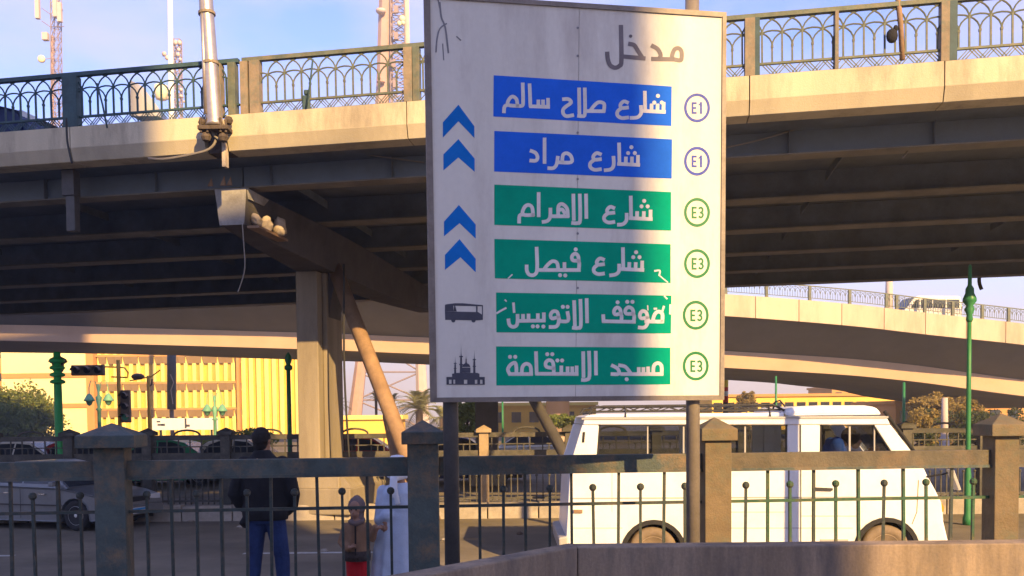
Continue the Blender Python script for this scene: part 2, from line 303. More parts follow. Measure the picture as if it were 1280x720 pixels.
# ---------------------------------------------------------------- near fence
def cap_mb(w, h1, h2):
    return MB().add([(-w,-w,0),(w,-w,0),(w,w,0),(-w,w,0),(-w,-w,h1),(w,-w,h1),(w,w,h1),(-w,w,h1),(0,0,h1+h2)],
        [(0,3,2,1),(0,1,5,4),(1,2,6,5),(2,3,7,6),(3,0,4,7),(4,5,8),(5,6,8),(6,7,8),(7,4,8)])
nf = thing('roadside_fence', 'near metal fence with square posts and ball-topped pickets behind the big sign', 'fence', (0, 7.5, 0))
FA = (-.745, 7.42); FD = (2.5, .185)
def FP(t): return V((FA[0]+FD[0]*t, FA[1]+FD[1]*t, 0))
fang = atan2(FD[1], FD[0])
post_px = [-245, 143, 530, 893, 1250, 1610]; tl = []
for px in post_px:
    t = 0
    for _ in range(20):
        p = FP(t); q = proj((p.x, p.y, 1)); t += (px-q[0])/365
    tl.append(t)
spec = [(.12, .2), (.118, .222), (.128, .172), (.115, .155), (.107, .165), (.11, .165)]
lab = [None]*6
def zat(t, z): return z
for i, t in enumerate(tl):
    p = FP(t); w, cw = spec[i]
    o = MB().box(-w, w, -w, w, 0, 1.60).build('post', 'fence' if i < 3 else 'fence_dusty_lit', nf, world=False, bev=.008)
    o.location = (p.x, p.y-7.5, 0); o.rotation_euler = (0, 0, fang+(rad(5) if i == 1 else 0)+(rad(-4) if i == 4 else 0))
    c = cap_mb(cw, .10, .10).build('post_cap', 'fence' if i < 3 else 'fence_dusty_lit', nf, world=False, bev=.006)
    c.location = (p.x, p.y-7.5, 1.575 if i < 4 else 1.585); c.rotation_euler = o.rotation_euler
def tall_mb(): return MB().box(-.012, .012, -.012, .012, .12, 1.315)
bt = tall_mb().build('picket', 'bar', nf, world=False); bt.location = (0, -50, 0)
bk = MB().box(-.011, .011, -.011, .011, .12, 1.17).ball((0, 0, 1.185), .033, 10).build('ball_picket', 'bar', nf, world=False)
bg_ = MB().box(-.012, .012, -.012, .012, .12, 1.315).build('picket', 'bar_green', nf, world=False)
bkg = MB().box(-.011, .011, -.011, .011, .12, 1.17).ball((0, 0, 1.185), .033, 10).build('ball_picket', 'bar_green', nf, world=False)
protos = [bt, bk, bg_, bkg]; used = set()
for i in range(len(tl)-1):
    a, b = FP(tl[i]), FP(tl[i+1]); d = (b-a).normalized(); wa, wb = spec[i][0]+.002, spec[i+1][0]+.002
    A, B_ = a+d*wa, b-d*wb
    def ft(x, y, z, A=A, d=d): return A+d*x+V((-d.y, d.x, 0))*y+V((0, 0, z))
    Lb = (B_-A).length
    MB(ft).box(0, Lb, -.04, .04, 1.32, 1.465).build('top_rail', 'fence' if i < 3 else 'fence_rail_lit', nf, bev=.006)
    MB(ft).box(0, Lb, -.05, -.042, 1.31, 1.335).build('rail_lip', 'fence', nf)
    MB(ft).box(0, Lb, -.016, .016, 1.035, 1.06).build('mid_rail', 'bar_green' if i in (3, 4) else 'bar', nf)
    MB(ft).box(0, Lb, -.016, .016, .1, .125).build('bottom_rail', 'bar', nf)
    for k in range(11):
        s = Lb*(k+1-.28)/(11+.44); ball = k % 2 == 0; q = A+d*s
        key = (1 if ball else 0)+(2 if (i in (3, 4) and k % 3) else 0)
        src = protos[key]
        if key not in used: used.add(key); o = src
        else: o = inst(src, nf, (0, 0, 0))
        o.location = (q.x, q.y-7.5, 0); o.rotation_euler = (random.uniform(-.007, .007), random.uniform(-.013, .013), fang+random.uniform(-.15, .15))
# ---------------------------------------------------------------- sign
exec_sign = True
bl = P(538, 503, 6.30); SG = 10.5; su = V((cos(rad(SG)), sin(rad(SG)), 0)); sn = V((sin(rad(SG)), -cos(rad(SG)), 0))  # sn faces the camera
def SP(px, py, off=0):
    """photo pixel to the sign's own plane, moved forward by off"""
    d = R3 @ V(((px-W/2)/F, -(py-PPY)/F, -1)); o = V((0, 0, CAMZ)); t = (bl-o).dot(sn)/d.dot(sn)
    return o+d*t+sn*off
sg = thing('direction_sign', 'big white road direction sign with blue and green Arabic name panels on two poles', 'road sign', (bl.x, bl.y, 0))
TL, TR, BL, BR = (529.5, -8), (907.5, 16), (538, 503), (904.5, 500)
def quad_plate(name, pts, m, o0, o1, parent=sg, bev=0):
    a = [SP(x, y, o1) for x, y in pts]; b = [SP(x, y, o0) for x, y in pts]; n = len(pts)
    return MB().add([tuple(p) for p in a+b], [tuple(range(n)), tuple(range(n, 2*n))[::-1]]+[(i, n+i, n+(i+1) % n, (i+1) % n) for i in range(n)]).build(name, m, parent, bev=bev)
def mix2(a, b, t): return (a[0]+(b[0]-a[0])*t, a[1]+(b[1]-a[1])*t)
TM, BM = mix2(TL, TR, .515), mix2(BL, BR, .495)
quad_plate('sheet_panel', [TL, (TM[0]-.25, TM[1]), (BM[0]-.25, BM[1]), BL], 'sign_white', -.004, 0)
quad_plate('sheet_panel', [(TM[0]+.25, TM[1]), TR, BR, (BM[0]+.25, BM[1])], 'sign_white', -.004, 0)
quad_plate('backing_strip', [(TM[0]-6, TM[1]+4), (TM[0]+6, TM[1]+4), (BM[0]+6, BM[1]-4), (BM[0]-6, BM[1]-4)], 'sign_frame', -.014, -.0045)
for nm, a, b, da, db in (('frame_bar', TL, TR, (7, 6), (-6, 6)), ('frame_bar', TR, BR, (-5, 5), (-5, -5)), ('frame_bar', BR, BL, (-6, -6), (6, -6)), ('frame_bar', BL, TL, (8, -6), (8, 6))):
    quad_plate(nm, [a, b, (b[0]+db[0], b[1]+db[1]), (a[0]+da[0], a[1]+da[1])], 'sign_frame', -.03, .012)
# raised beads inside the frame
# lettering as flat ribbons
def smooth_pts(pts, n=4):
    if len(pts) < 3: return pts
    r = []; m = len(pts)
    for i in range(m-1):
        p0, p1, p2, p3 = pts[max(i-1, 0)], pts[i], pts[i+1], pts[min(i+2, m-1)]
        for k in range(n):
            t = k/n
            r.append(tuple(.5*((2*p1[j])+(-p0[j]+p2[j])*t+(2*p0[j]-5*p1[j]+4*p2[j]-p3[j])*t*t+(-p0[j]+3*p1[j]-3*p2[j]+p3[j])*t**3) for j in (0, 1)))
    return r+[pts[-1]]
LETN = [0]
def ribbon(mb, pts, w, tr, off, sm=True):
    pts = [tr(p) for p in (smooth_pts(pts) if sm else pts)]
    q = [pts[0]]
    for p in pts[1:]:
        if math.hypot(p[0]-q[-1][0], p[1]-q[-1][1]) > .15: q.append(p)
    pts = q; n = len(pts); LETN[0] = (LETN[0]+1) % 9; o = off+.00012*LETN[0]
    vs = []; h = w/2
    for i, p in enumerate(pts):
        a = pts[max(i-1, 0)]; b = pts[min(i+1, n-1)]; dx, dy = b[0]-a[0], b[1]-a[1]; ln = math.hypot(dx, dy) or 1; dx /= ln; dy /= ln
        ex = 0
        if i == 0: ex = -h*.7
        if i == n-1: ex = h*.7
        vs += [tuple(SP(p[0]+dx*ex-dy*h, p[1]+dy*ex+dx*h, o)), tuple(SP(p[0]+dx*ex+dy*h, p[1]+dy*ex-dx*h, o))]
    mb.add(vs, [(2*i, 2*i+1, 2*i+3, 2*i+2) for i in range(n-1)])
def dots(mb, ps, r, tr, off):
    for c in ps:
        c = tr(c); LETN[0] = (LETN[0]+1) % 9; o = off+.00012*LETN[0]
        mb.add([tuple(SP(c[0]+r*cos(k*pi/4), c[1]+r*sin(k*pi/4), o)) for k in range(8)], [tuple(range(8))])
def sheen(mb, tr, w, off, ax, base, rx, top, dd):
    """sheen joined to a standing alef: ax alef x, base row, rx right edge, top of alef"""
    ribbon(mb, [(ax-2, top), (ax, base-6)], w, tr, off); ribbon(mb, [(ax-6, base), (rx+6, base+6)], w, tr, off)
    for k in range(3): x = lerp(rx, ax+38, k/2); ribbon(mb, [(x, base), (x+1, base-(46 if k == 0 else 36))], w*.86, tr, off)
    dots(mb, dd, w*.58, tr, off)
def panel(name, quad, m, strokes, dts, tr, w, sh=None, extra=None):
    q = [tr(p) for p in quad]; o = quad_plate(name, q, m, 0, .0015)
    if sh:
        ax_, base_, rx_, top_, dd_ = sh
        strokes = strokes+[[(ax_-2, top_), (ax_, base_-6)], [(ax_-6, base_), (rx_+6, base_+6)]]+[[(lerp(rx_, ax_+38, k/2), base_), (lerp(rx_, ax_+38, k/2)+1, base_-(46 if k == 0 else 36))] for k in range(3)]
        dts = dts+dd_
    for s in strokes: mb = MB(); ribbon(mb, s, w, tr, .0022); mb.build('letter_stroke', 'sign_text', o)
    for d in dts: mb = MB(); dots(mb, [d], w*.58, tr, .0022); mb.build('letter_dot', 'sign_text', o)
    for s, ww in (extra or []): mb = MB(); ribbon(mb, s, ww, tr, .0022); mb.build('torn_scratch', 'sign_text', o)
    return o
def ain(x, y, s=1): return [[(x+60*s, y), (x+37*s, y-7*s), (x+17*s, y+13*s), (x+25*s, y+32*s), (x+60*s, y+30*s)], [(x+25*s, y+32*s), (x, y+53*s), (x, y+78*s), (x+25*s, y+93*s), (x+60*s, y+90*s)]]
def T1(p): return (600+p[0]/4.8, 80+p[1]/4.8)
def T2(p): return (600+p[0]/5.12, 220+p[1]/5.12)
def T3(p): return (600+p[0]/5.12, 350+p[1]/5.12)
def T4(p): return (740+p[0]/7.2, 20+p[1]/7.2)
WL = 4.5
def meem(x, y, w=62, h=60): return [(x, y), (x+4, y-h*.6), (x+w*.42, y-h), (x+w*.85, y-h*.75), (x+w, y-h*.25), (x+w, y)]
panel('route_panel', [(82,68),(1150,135),(1148,372),(80,315)], 'sign_blue',
    [[(965,255),(966,295),(945,320),(905,324)]]+ain(825,232)+
    [[(640,283),(742,284)],[(742,284),(744,240),(712,230),(685,250),(662,280)],[(628,150),(629,297),(612,313),(590,312)],[(594,150),(596,300)],
     [(500,212),(530,212),(546,232),(515,256),(498,275),(500,300),(520,314),(556,308)],
     [(302,254),(412,258)],[(408,258),(408,212)],[(378,256),(378,222)],[(350,255),(350,222)],[(297,125),(302,250)],
     [(256,120),(258,235),(248,252),(226,252)],[(225,252),(218,212),(194,196),(172,216),(168,246),(225,252)],[(170,246),(148,254),(143,288)]],
    [], T1, WL, (990,282,1100,170,[(1067,192),(1045,232),(1090,232)]))
panel('route_panel', [(86,402),(1152,452),(1150,688),(85,645)], 'sign_blue',
    [[(800,560),(801,608),(785,632),(750,638)]]+ain(662,542)+
    [[(470,590),(546,590),(546,555),(522,536),(498,546),(492,586)],[(466,560),(460,600),(442,624),(412,626)],[(387,450),(387,592)],[(306,522),(333,534),(345,560),(335,580),(304,580)]],
    [], T1, WL, (836,600,946,480,[(908,500),(888,535),(928,535)]))
panel('route_panel', [(92,55),(1223,103),(1223,350),(92,313)], 'sign_green',
    [[(938,245),(936,285),(915,308),(885,312)]]+ain(796,205)+
    [[(678,122),(680,266)],[(638,122),(640,283),(622,302),(592,301)],[(597,122),(600,278)],
     [(448,258),(562,258)],[(562,258),(556,208),(526,180),(502,194),(500,250)],[(500,222),(524,214),(542,238)],[(450,212),(448,264),(430,288),(403,294)],
     [(375,112),(375,255)],[(340,250),(332,200),(306,186),(281,205),(275,247),(340,250)],[(277,247),(253,254),(250,296)]],
    [], T2, WL, (966,270,1090,135,[(1050,160),(1033,195),(1072,195)]))
panel('route_panel', [(92,403),(1220,437),(1220,685),(95,655)], 'sign_green',
    [[(890,570),(888,610),(868,630),(835,636)]]+ain(730,535)+
    [[(632,548),(627,512),(607,497),(588,515),(594,540),(632,548),(632,600)],[(365,602),(636,602)],[(540,600),(540,560)],
     [(500,598),(492,556),(462,546),(430,572),(408,600)],[(362,462),(365,598),(346,633),(316,632),(300,608),(298,576)]],
    [(612,470),(512,635),(545,637)], T2, WL, (916,596,1036,465,[(998,488),(980,520),(1020,520)]),
    [([(1118,608),(1150,606),(1146,636)], 2.2), ([(1146,636),(1200,680)], 1.6), ([(180,655),(205,632)], 1.6)])
panel('route_panel', [(103,80),(1225,100),(1222,342),(105,335)], 'sign_green',
    [[(1166,266),(1166,218),(1142,202),(1118,220),(1110,262),(1166,266)],[(1060,266),(1112,266)],
     [(1072,242),(1062,207),(1036,200),(1022,225),(1032,246),(1072,242),(1070,280),(1050,304),(1018,304)],
     [(982,220),(975,187),(950,174),(930,192),(936,216),(982,220),(984,264)],[(790,264),(988,268)],[(902,218),(895,187),(876,176),(858,195),(863,220),(902,220),(904,262)],[(790,264),(788,228)],
     [(682,125),(685,268)],[(642,130),(645,288),(626,307),(597,306)],[(602,138),(607,288)],
     [(500,262),(562,262),(560,208)],[(502,236),(494,206),(470,200),(452,220),(460,246),(502,240),(502,275),(486,298),(448,301)],
     [(240,262),(410,260)],[(408,262),(408,216)],[(370,260),(370,222)],[(310,262),(310,224)],[(275,262),(275,226)],[(240,226),(240,262),(234,290),(210,300),(188,286),(182,255)]],
    [(942,140),(975,140),(880,143),(530,172),(560,172),(405,298),(338,297),(368,297)], T3, WL, None,
    [([(214,150),(218,205)], 3.2), ([(108,212),(135,196),(165,180)], 2.4), ([(1176,170),(1162,214)], 2.6), ([(1218,160),(1216,216)], 2.4), ([(1115,184),(1128,184)], 2.5), ([(1072,165),(1074,192)], 1.6), ([(1180,104),(1195,120)], 2), ([(160,128),(168,136)], 1.8)])
panel('route_panel', [(103,425),(1218,433),(1218,668),(105,675)], 'sign_green',
    [[(1162,602),(1160,548),(1136,532),(1112,550),(1108,602)],[(906,602),(1164,602)],[(1075,600),(1075,562)],[(1045,600),(1045,566)],[(1015,600),(1015,566)],
     [(892,546),(930,556),(966,600)],[(846,548),(880,568),(888,600),(844,602)],
     [(740,462),(742,602)],[(697,462),(700,613),(682,638),(655,640)],[(660,465),(662,618)],
     [(362,600),(622,602)],[(618,600),(618,556)],[(590,600),(590,562)],[(560,600),(560,562)],[(520,600),(520,556)],
     [(472,602),(466,528),(440,513),(420,530),(426,556),(470,564)],[(358,465),(362,598)],[(327,600),(322,552),(296,536),(272,555),(266,600)],[(190,602),(330,602)],[(190,602),(178,572),(196,542),(224,530),(232,560),(232,600)]],
    [(938,635),(495,515),(525,515),(430,475),(462,475),(192,492),(225,492)], T3, WL)
mb = MB()
for s in ([(722,386),(790,400),(806,380),(804,316),(775,290),(742,303),(722,350),(720,388)], [(600,388),(722,390)], [(543,270),(590,298),(616,345),(612,372),(600,387),(545,387)],
          [(338,252),(380,264),(410,310),(450,372)], [(288,366),(468,382)], [(260,95),(265,400),(246,450),(205,466),(162,442),(142,388),(137,335)]):
    mb = MB(); ribbon(mb, s, 5.4, T4, .0012); mb.build('letter_stroke', 'sign_grey', sg)
mb = MB(); dots(mb, [(347,182)], 2.2, T4, .0012); mb.build('letter_dot', 'sign_grey', sg)
for pl in ([(573,131),(593,158),(593,172.5),(573,151.6),(553.6,172),(553.6,148+5)], [(573,174),(593.3,198.5),(593.3,214.8),(573,196.8),(554.3,213),(554.3,193)],
           [(573.6,256.3),(594.6,280.8),(594.6,298.3),(574.4,279),(555,295.4),(555,277)], [(574.4,299),(594.6,323.6),(594.6,340.3),(575.6,321.6),(556.2,337.4),(556.2,318.7)]):
    a, b, c, d, e, f = pl
    o = quad_plate('chevron', [a, b, c, d, e, f], 'sign_chev', 0, .0015)
for i, cy in enumerate((134.8, 201.5, 265.5, 329.5, 394, 457.5)):
    cx = 871.2 if i < 4 else 869.6; m = 'ring_blue' if i < 2 else 'ring_green'; n = 28
    for rr, k in ((1, 0),):
        mbr = MB(); vs = []
        for q in range(n):
            a = 2*pi*q/n
            vs += [tuple(SP(cx+16.3*cos(a), cy+18.2*sin(a), .0015)), tuple(SP(cx+13.0*cos(a), cy+14.7*sin(a), .0015))]
        mbr.add(vs, [(2*q, 2*q+1, (2*q+3) % (2*n), (2*q+2) % (2*n)) for q in range(n)])
        ro = mbr.build('route_ring', m, sg)
    mbl = MB(); idt = lambda p: p; x = cx-5.6; y0, y1, ym = cy-6.3, cy+6.7, cy+.2
    for s in ([(x, y0), (x, y1)], [(x, y0+.4), (x+4.4, y0+.5)], [(x, ym), (x+3.8, ym)], [(x, y1-.4), (x+4.4, y1-.3)]): ribbon(mbl, s, 2.3, idt, .0014, False)
    x = cx+3.4
    if i < 2:
        ribbon(mbl, [(x+1.6, y0), (x+1.6, y1)], 2.6, idt, .0014, False); ribbon(mbl, [(x+1.4, y0+.6), (x-1, y0+2.6)], 1.5, idt, .0014, False)
    else:
        ribbon(mbl, [(x-.6, y0+1.2), (x+1.6, y0+.2), (x+3.6, y0+2.4), (x+3, ym-1), (x+1.2, ym)], 2.3, idt, .0014)
        ribbon(mbl, [(x+1.2, ym), (x+3.4, ym+1.2), (x+3.9, y1-2.6), (x+1.8, y1-.3), (x-.6, y1-1.4)], 2.3, idt, .0014)
    mbl.build('route_code', m, ro)
# bus pictogram
def TB(p): return (520+p[0]/5.145, 360+p[1]/5.145)
def plate_set(name, polys, m, tr, off=.0015):
    mb = MB()
    for j, pl in enumerate(polys):
        o = off+.0001*j; mb.add([tuple(SP(*tr(p), o)) for p in pl], [tuple(range(len(pl)))])
    return mb.build(name, m, sg)
plate_set('bus_pictogram', [[(186,108),(240,106),(240,150),(186,150)], [(186,150),(400,155),(400,208),(188,205)], [(186,106),(250,98),(300,98),(430,110),(430,118),(240,114)], [(400,155),(430,175),(430,205),(400,208)],
    [(386,118),(396,118),(396,155),(386,155)], [(424,118),(430,118),(430,178),(424,176)], [(246,114),(252,114),(262,150),(240,150)]]+
    [[(cx+14*cos(k*pi/5), 208+14*sin(k*pi/5)) for k in range(10)] for cx in (240, 370)], 'sign_icon', TB)
def minaret(x, top, base, w): return [[(x-w, base), (x-w*.7, base-(base-top)*.5), (x-1.5, base-(base-top)*.7), (x, top), (x+1.5, base-(base-top)*.7), (x+w*.7, base-(base-top)*.5), (x+w, base)], [(x-w*1.3, base-(base-top)*.36), (x+w*1.3, base-(base-top)*.36), (x+w*1.3, base-(base-top)*.32), (x-w*1.3, base-(base-top)*.32)], [(x-w*1.3, base-(base-top)*.62), (x+w*1.3, base-(base-top)*.62), (x+w*1.3, base-(base-top)*.58), (x-w*1.3, base-(base-top)*.58)]]
plate_set('mosque_pictogram', minaret(252,435,560,7)+minaret(290,362,560,9)+minaret(375,395,560,8)+minaret(322,435,500,4)+
    [[(295,508),(302,492),(322,480),(342,492),(350,508)], [(293,512),(350,512),(350,545),(293,545)], [(232,552),(262,546),(395,546),(408,552),(408,578),(232,578)], [(196,572),(442,572),(442,590),(196,590)],
     [(196,590),(212,590),(212,622),(196,622)], [(228,590),(240,590),(240,622),(228,622)], [(252,590),(308,590),(308,622),(252,622)], [(330,590),(378,590),(378,622),(330,622)], [(394,590),(412,590),(412,622),(394,622)], [(428,590),(442,590),(442,622),(428,622)], [(196,616),(442,616),(442,622),(196,622)]],
    'sign_icon', TB)
def TSc(p): return (530+p[0]/6, p[1]/6)
mb = MB()
for s, w in (([(118,20),(130,130),(160,210),(182,395)], 2.2), ([(168,178),(120,215),(98,290),(90,390)], 1.8), ([(140,330),(148,450)], 1.4), ([(245,275),(275,302)], 1.6), ([(105,0),(118,60)],1.5)): ribbon(mb, s, w, TSc, .0011)
mb.build('scratch', 'scratch', sg)
mb = MB()
for x, y in ((722, 35), (722, 70), (722, 166), (722, 224), (722, 292), (722, 360)): dots(mb, [(x, y)], 1.6, lambda p: p, .0035)
mb.build('bolt_head', 'scratch', sg)
def lane(px, r, m, top, bot):
    a = SP(px, 540, -.04-r); z1 = SP(px, top, 0).z
    MB().tube([(a.x, a.y, bot), (a.x, a.y, z1)], r, 14).build('pole', m, sg, smooth=True)
lane(565.5, .056, 'pole_shaded', 20, 0); lane(872, .052, 'pole', -40, 0)
for py in (60, 260, 460):
    a, b = SP(545, py, -.016), SP(897, py, -.016)
    MB().tube([a, b], .014, 6).build('cross_bar', 'sign_frame', sg)
# ---------------------------------------------------------------- upper bridge
b0 = P(0, 207, 14.45); b1 = P(1280, 119, 12.04)
BD = (b1-b0); BL_ = BD.length; BD = BD.normalized(); BN = V((-BD.y, BD.x, 0)).normalized(); UP = V((0, 0, 1))
def B(u, w, h): return b0+BD*u+BN*w+UP*h
def Bu(px, w=0, h=.5):
    u = 5
    for _ in range(30): u += (px-proj(B(u, w, h))[0])/82
    return u
FH = .53
br = thing('bridge_deck', 'upper road bridge with pale concrete edge and dark steel girders across the picture', 'bridge', b0)
joints = [-35, Bu(-170), Bu(87), Bu(254, 0, .3)]; 
segs = [(-30, Bu(-170)), (Bu(-170), Bu(87)), (Bu(87), Bu(255)), (Bu(282.5), Bu(508)), (Bu(508), Bu(722)), (Bu(722), Bu(937)), (Bu(937), Bu(1181)), (Bu(1181), Bu(1430)), (Bu(1430), 40)]
for a, b in segs:
    g = .008
    MB(B).prism([(0, FH), (0, .20), (.07, .0), (.07, -.001), (.4, -.001), (.4, FH)], lambda p, q, t: (t, p, q), a+g, b-g).build('edge_panel', 'fascia', br, bev=.006)
    MB(B).prism([(-.004, .205), (-.004, .195), (.062, .004), (.075, .004), (.075, .205)], lambda p, q, t: (t, p, q), a+g, b-g).build('edge_bevel', 'fascia_low_shade', br)
JA, JB = Bu(256), Bu(282)
MB(B).box(JA, JB, .12, .4, .0, FH-.02).build('joint_recess', 'grime', br)
MB(B).box(JB-.07, JB-.015, -.01, .1, -.25, FH-.06).build('joint_plate', 'sack', br)
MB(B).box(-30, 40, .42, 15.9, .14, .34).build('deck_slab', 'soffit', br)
MB(B).box(-30, 40, .402, .98, .02, .139).build('cantilever_slab', 'steel', br)
MB(B).box(-30, 40, 15.9, 16.2, .05, FH).build('edge_panel', 'fascia', br)
GW = [1.0+2.72*i for i in range(6)]
for i, w in enumerate(GW):
    if i == 0:
        MB(B).box(-30, JA+.12, w-.012, w+.012, -.33, .13).build('girder_web', 'steel_out', br)
        MB(B).box(JA+.15, 40, w-.012, w+.012, -.33, .13).build('girder_web', 'steel_out', br)
        MB(B).box(-30, JA+.12, w-.13, w+.2, -.352, -.331).build('girder_flange', 'flange', br)
        MB(B).box(JA+.15, 40, w-.13, w+.2, -.352, -.331).build('girder_flange', 'flange', br)
    else:
        MB(B).box(-30, 40, w-.012, w+.012, -.35, .13).build('girder_web', 'steel', br)
        MB(B).box(-30, 40, w-.22, w+.22, -.375, -.351).build('girder_flange', 'flange', br)
st0 = None
for k in range(13):
    u = -4+k*2.05; o = MB(B).box(u-.006, u+.006, .90, .987, -.33, .02).build('stiffener', 'steel', br)
for k in range(6):
    u = -5+k*4.6
    for i in range(5):
        MB(B).box(u-.01, u+.01, GW[i]+.24, GW[i+1]-.24, -.12, .02).build('cross_frame', 'steel', br)
# torn plates and cables in the joint
for px, py, q in ((262, 228, .07), (278, 227, .09), (286, 227, .08)):
    c = P(px, py, 14.6); MB().add([tuple(c+V(d)) for d in ((-.04,0,-.06),(.05,0,-.06),(.03,0,q),(-.04,.03,-.06),(.05,.03,-.06),(.03,.03,q))], [(0,1,2),(5,4,3),(0,1,4,3),(1,2,5,4),(2,0,3,5)]).build('torn_plate', 'strut', br)
def hang(pts, r, m, label, Y=14.0):
    q = smooth_pts(pts, 4); o = MB().tube([P(x, y, Y) for x, y in q], r, 6).build('cable', m, smooth=True); return tag(o, label, 'cable')
hang([(262,150),(270,172),(262,186),(240,193),(205,199),(185,198)], .022, 'cable_pale', 'pale loose cable sagging from the light pole base across the bridge edge', 13.75)
hang([(268,150),(266,166),(274,174),(283,172)], .02, 'cable_pale', 'short looped cable at the foot of the bridge light pole', 13.72)
hang([(83,148),(84,175),(88,196),(90,204)], .016, 'cable', 'dark cable running down the bridge edge below the teal railing post', 14.05)
hang([(303,280),(305,310),(306,335),(301,355),(297,366)], .010, 'cable_pale', 'thin cable dangling from the pale end of the cap beam', 14.3)
hang([(432,188),(470,195),(530,203)], .012, 'cable_pale', 'thin wire strung along the dark girder left of the sign', 14.3)
hang([(905,185),(960,172),(1038,148)], .012, 'cable_pale', 'thin wire strung under the bridge edge right of the sign', 13.4)
hang([(1128,198),(1137,186),(1141,178)], .014, 'cable_pale', 'small pale scrap of wire standing on the first girder flange', 13.3)
hang([(1225,335),(1224,352),(1227,362)], .05, 'cable', 'short dark pipe end hanging below the far bridge edge', 26)
hang([(430,330),(430,440),(432,500),(437,580)], .022, 'cable', 'long black cable hanging down beside the bridge pier', 17.2)
dp = MB(); dpu = Bu(88, .5, -.1)
dp.T = B; dp.box(dpu-.11, dpu+.11, .42, .6, -.42, .0).box(dpu-.06, dpu+.10, .44, .58, -1.0, -.42)
dp.build('downpipe', 'pole_shaded', br, bev=.01)

# railings
def railing(label, u0, u1, posts, teal):
    RM = 'rail_teal_shade' if teal else 'rail'
    rt = thing('bridge_railing', label, 'railing', B(u0, 0, FH))
    MB(B).box(u0, u1, .03, .11, FH+.80, FH+.865).build('top_rail', RM, rt, bev=.004)
    MB(B).box(u0, u1, .05, .09, FH+.155, FH+.185).build('lower_rail', RM, rt)
    MB(B).box(u0, u1, .06, .08, FH+.012, FH+.025).build('base_rail', RM, rt)
    for (px, w, m) in posts:
        u = Bu(px, .07, FH+.4); o = MB(B).box(u-w/2, u+w/2, .0, .14, FH+.001, FH+(.80 if m != 'rail_teal_shade' or True else .8)).build('post', m, rt, bev=.004)
    pit = .272; n = int((u1-u0)/pit)
    ro = Matrix((BD.to_tuple(), BN.to_tuple(), UP.to_tuple())).transposed().to_euler()
    def place(src, u, h):
        c = src if not src.get('u') else inst(src, rt, (0, 0, 0)); 
        if c is not src: del c['u']
        else: src['u'] = 1
        c.location = B(u, .07, FH+h)-rt.location; c.rotation_euler = ro; return c
    lo = MB().box(-.012, .012, -.012, .012, 0, .41).build('long_picket', RM, rt, world=False)
    sh = MB().box(-.012, .012, -.012, .012, 0, .235).box(-.017, .017, -.017, .017, .2, .235).build('short_picket', RM, rt, world=False)
    def arc(name, hh): return MB().tube([(pit*cos(a), 0, hh*sin(a)) for a in [pi*k/12 for k in range(13)]], .0125, 5).build(name, RM, rt, world=False)
    ua, la = arc('upper_arch', .235), arc('lower_arch', .215)
    chev = []
    k0 = 0
    def clear(u): return all(abs(u-Bu(px, .07, FH+.4)) > w/2 for px, w, m in posts)
    pu = [(Bu(px, .07, FH+.4), w) for px, w, m in posts]
    def clear(u, r=0): return all(abs(u-a) > w/2+r for a, w in pu)
    m2 = MB(B)
    u = u0+pit*.5; i = 0
    while u < u1-.1:
        if clear(u): place(lo, u, .185)
        if clear(u+pit/2) and u+pit/2 < u1: place(sh, u+pit/2, .185)
        if u-pit > u0-.05 and u+pit < u1+.05: place(ua, u, .575)
        if u-pit/2 > u0-.05 and u+pit*1.5 < u1+.05: place(la, u+pit/2, .41)
        for q in range(3):
            for sgn, cx in ((1, u), (-1, u+pit/2)):
                x0 = cx+q*.046
                if sgn > 0: pa, pb = (x0, .15), (x0+.11, .03)
                else: pa, pb = (x0, .03), (x0+.11, .15)
                if clear(pa[0]) and pb[0] < u1:
                    m2.add([(pa[0]-.012,.06,FH+pa[1]),(pa[0]+.012,.06,FH+pa[1]),(pb[0]+.007,.06,FH+pb[1]),(pb[0]-.007,.06,FH+pb[1]),(pa[0]-.007,.07,FH+pa[1]),(pa[0]+.007,.07,FH+pa[1]),(pb[0]+.007,.07,FH+pb[1]),(pb[0]-.007,.07,FH+pb[1])],
                        [(0,1,2,3),(7,6,5,4),(0,4,5,1),(2,6,7,3),(1,5,6,2),(0,3,7,4)])
        u += pit; i += 1
    tag(m2.build('chevron_strip', RM, rt), kind='stuff')
    return rt
railing('arched bridge railing on the left, its shade coloured in as dark teal, up to the silver light pole', -5.5, Bu(297.5), [(-250, .22, 'rail_teal_shade'), (90, .25, 'rail_teal_shade'), (275, .09, 'rail_post'), (291.5, .12, 'rail')], True)
railing('arched bridge railing right of the light pole with brown rusted posts', Bu(302), BL_+4, [(307, .12, 'rail_post'), (320, .16, 'rail_post'), (511, .13, 'rail_post'), (521, .10, 'rail'), (722, .2, 'rail_post'), (937, .14, 'rail_post'), (946, .07, 'rail_teal_shade'), (1045, .05, 'rail_post'), (1180, .11, 'rail_post'), (1190, .10, 'rail_teal_shade'), (1430, .2, 'rail_post')], False)
def stick(px0, py0, px1, py1, r, m, name, label, cat, Y):
    a, b = P(px0, py0, Y), P(px1, py1, Y); return tag(MB().tube([a, (a+b)/2+V((.01, 0, .01)), b], r, 6).build(name, m, smooth=True), label, cat)
stick(383, 134, 391, 74, .014, 'rail_teal_shade', 'bent_bar', 'bent broken bar sticking up in the railing right of the light pole', 'metal bar', 13.6)
stick(134, 160, 121, 104, .014, 'rail_teal_shade', 'bent_bar', 'bent broken bar leaning in the railing on the left', 'metal bar', 13.95)
tag(MB().box(-.06, .06, -.04, .04, -.16, .10).box(-.03, .05, -.05, .0, .10, .18).build('bracket_plate', 'rail_teal_shade', bev=.02), 'dark metal bracket bolted over the lower railing bar right of the light pole', 'bracket').location = P(383, 128, 13.7)
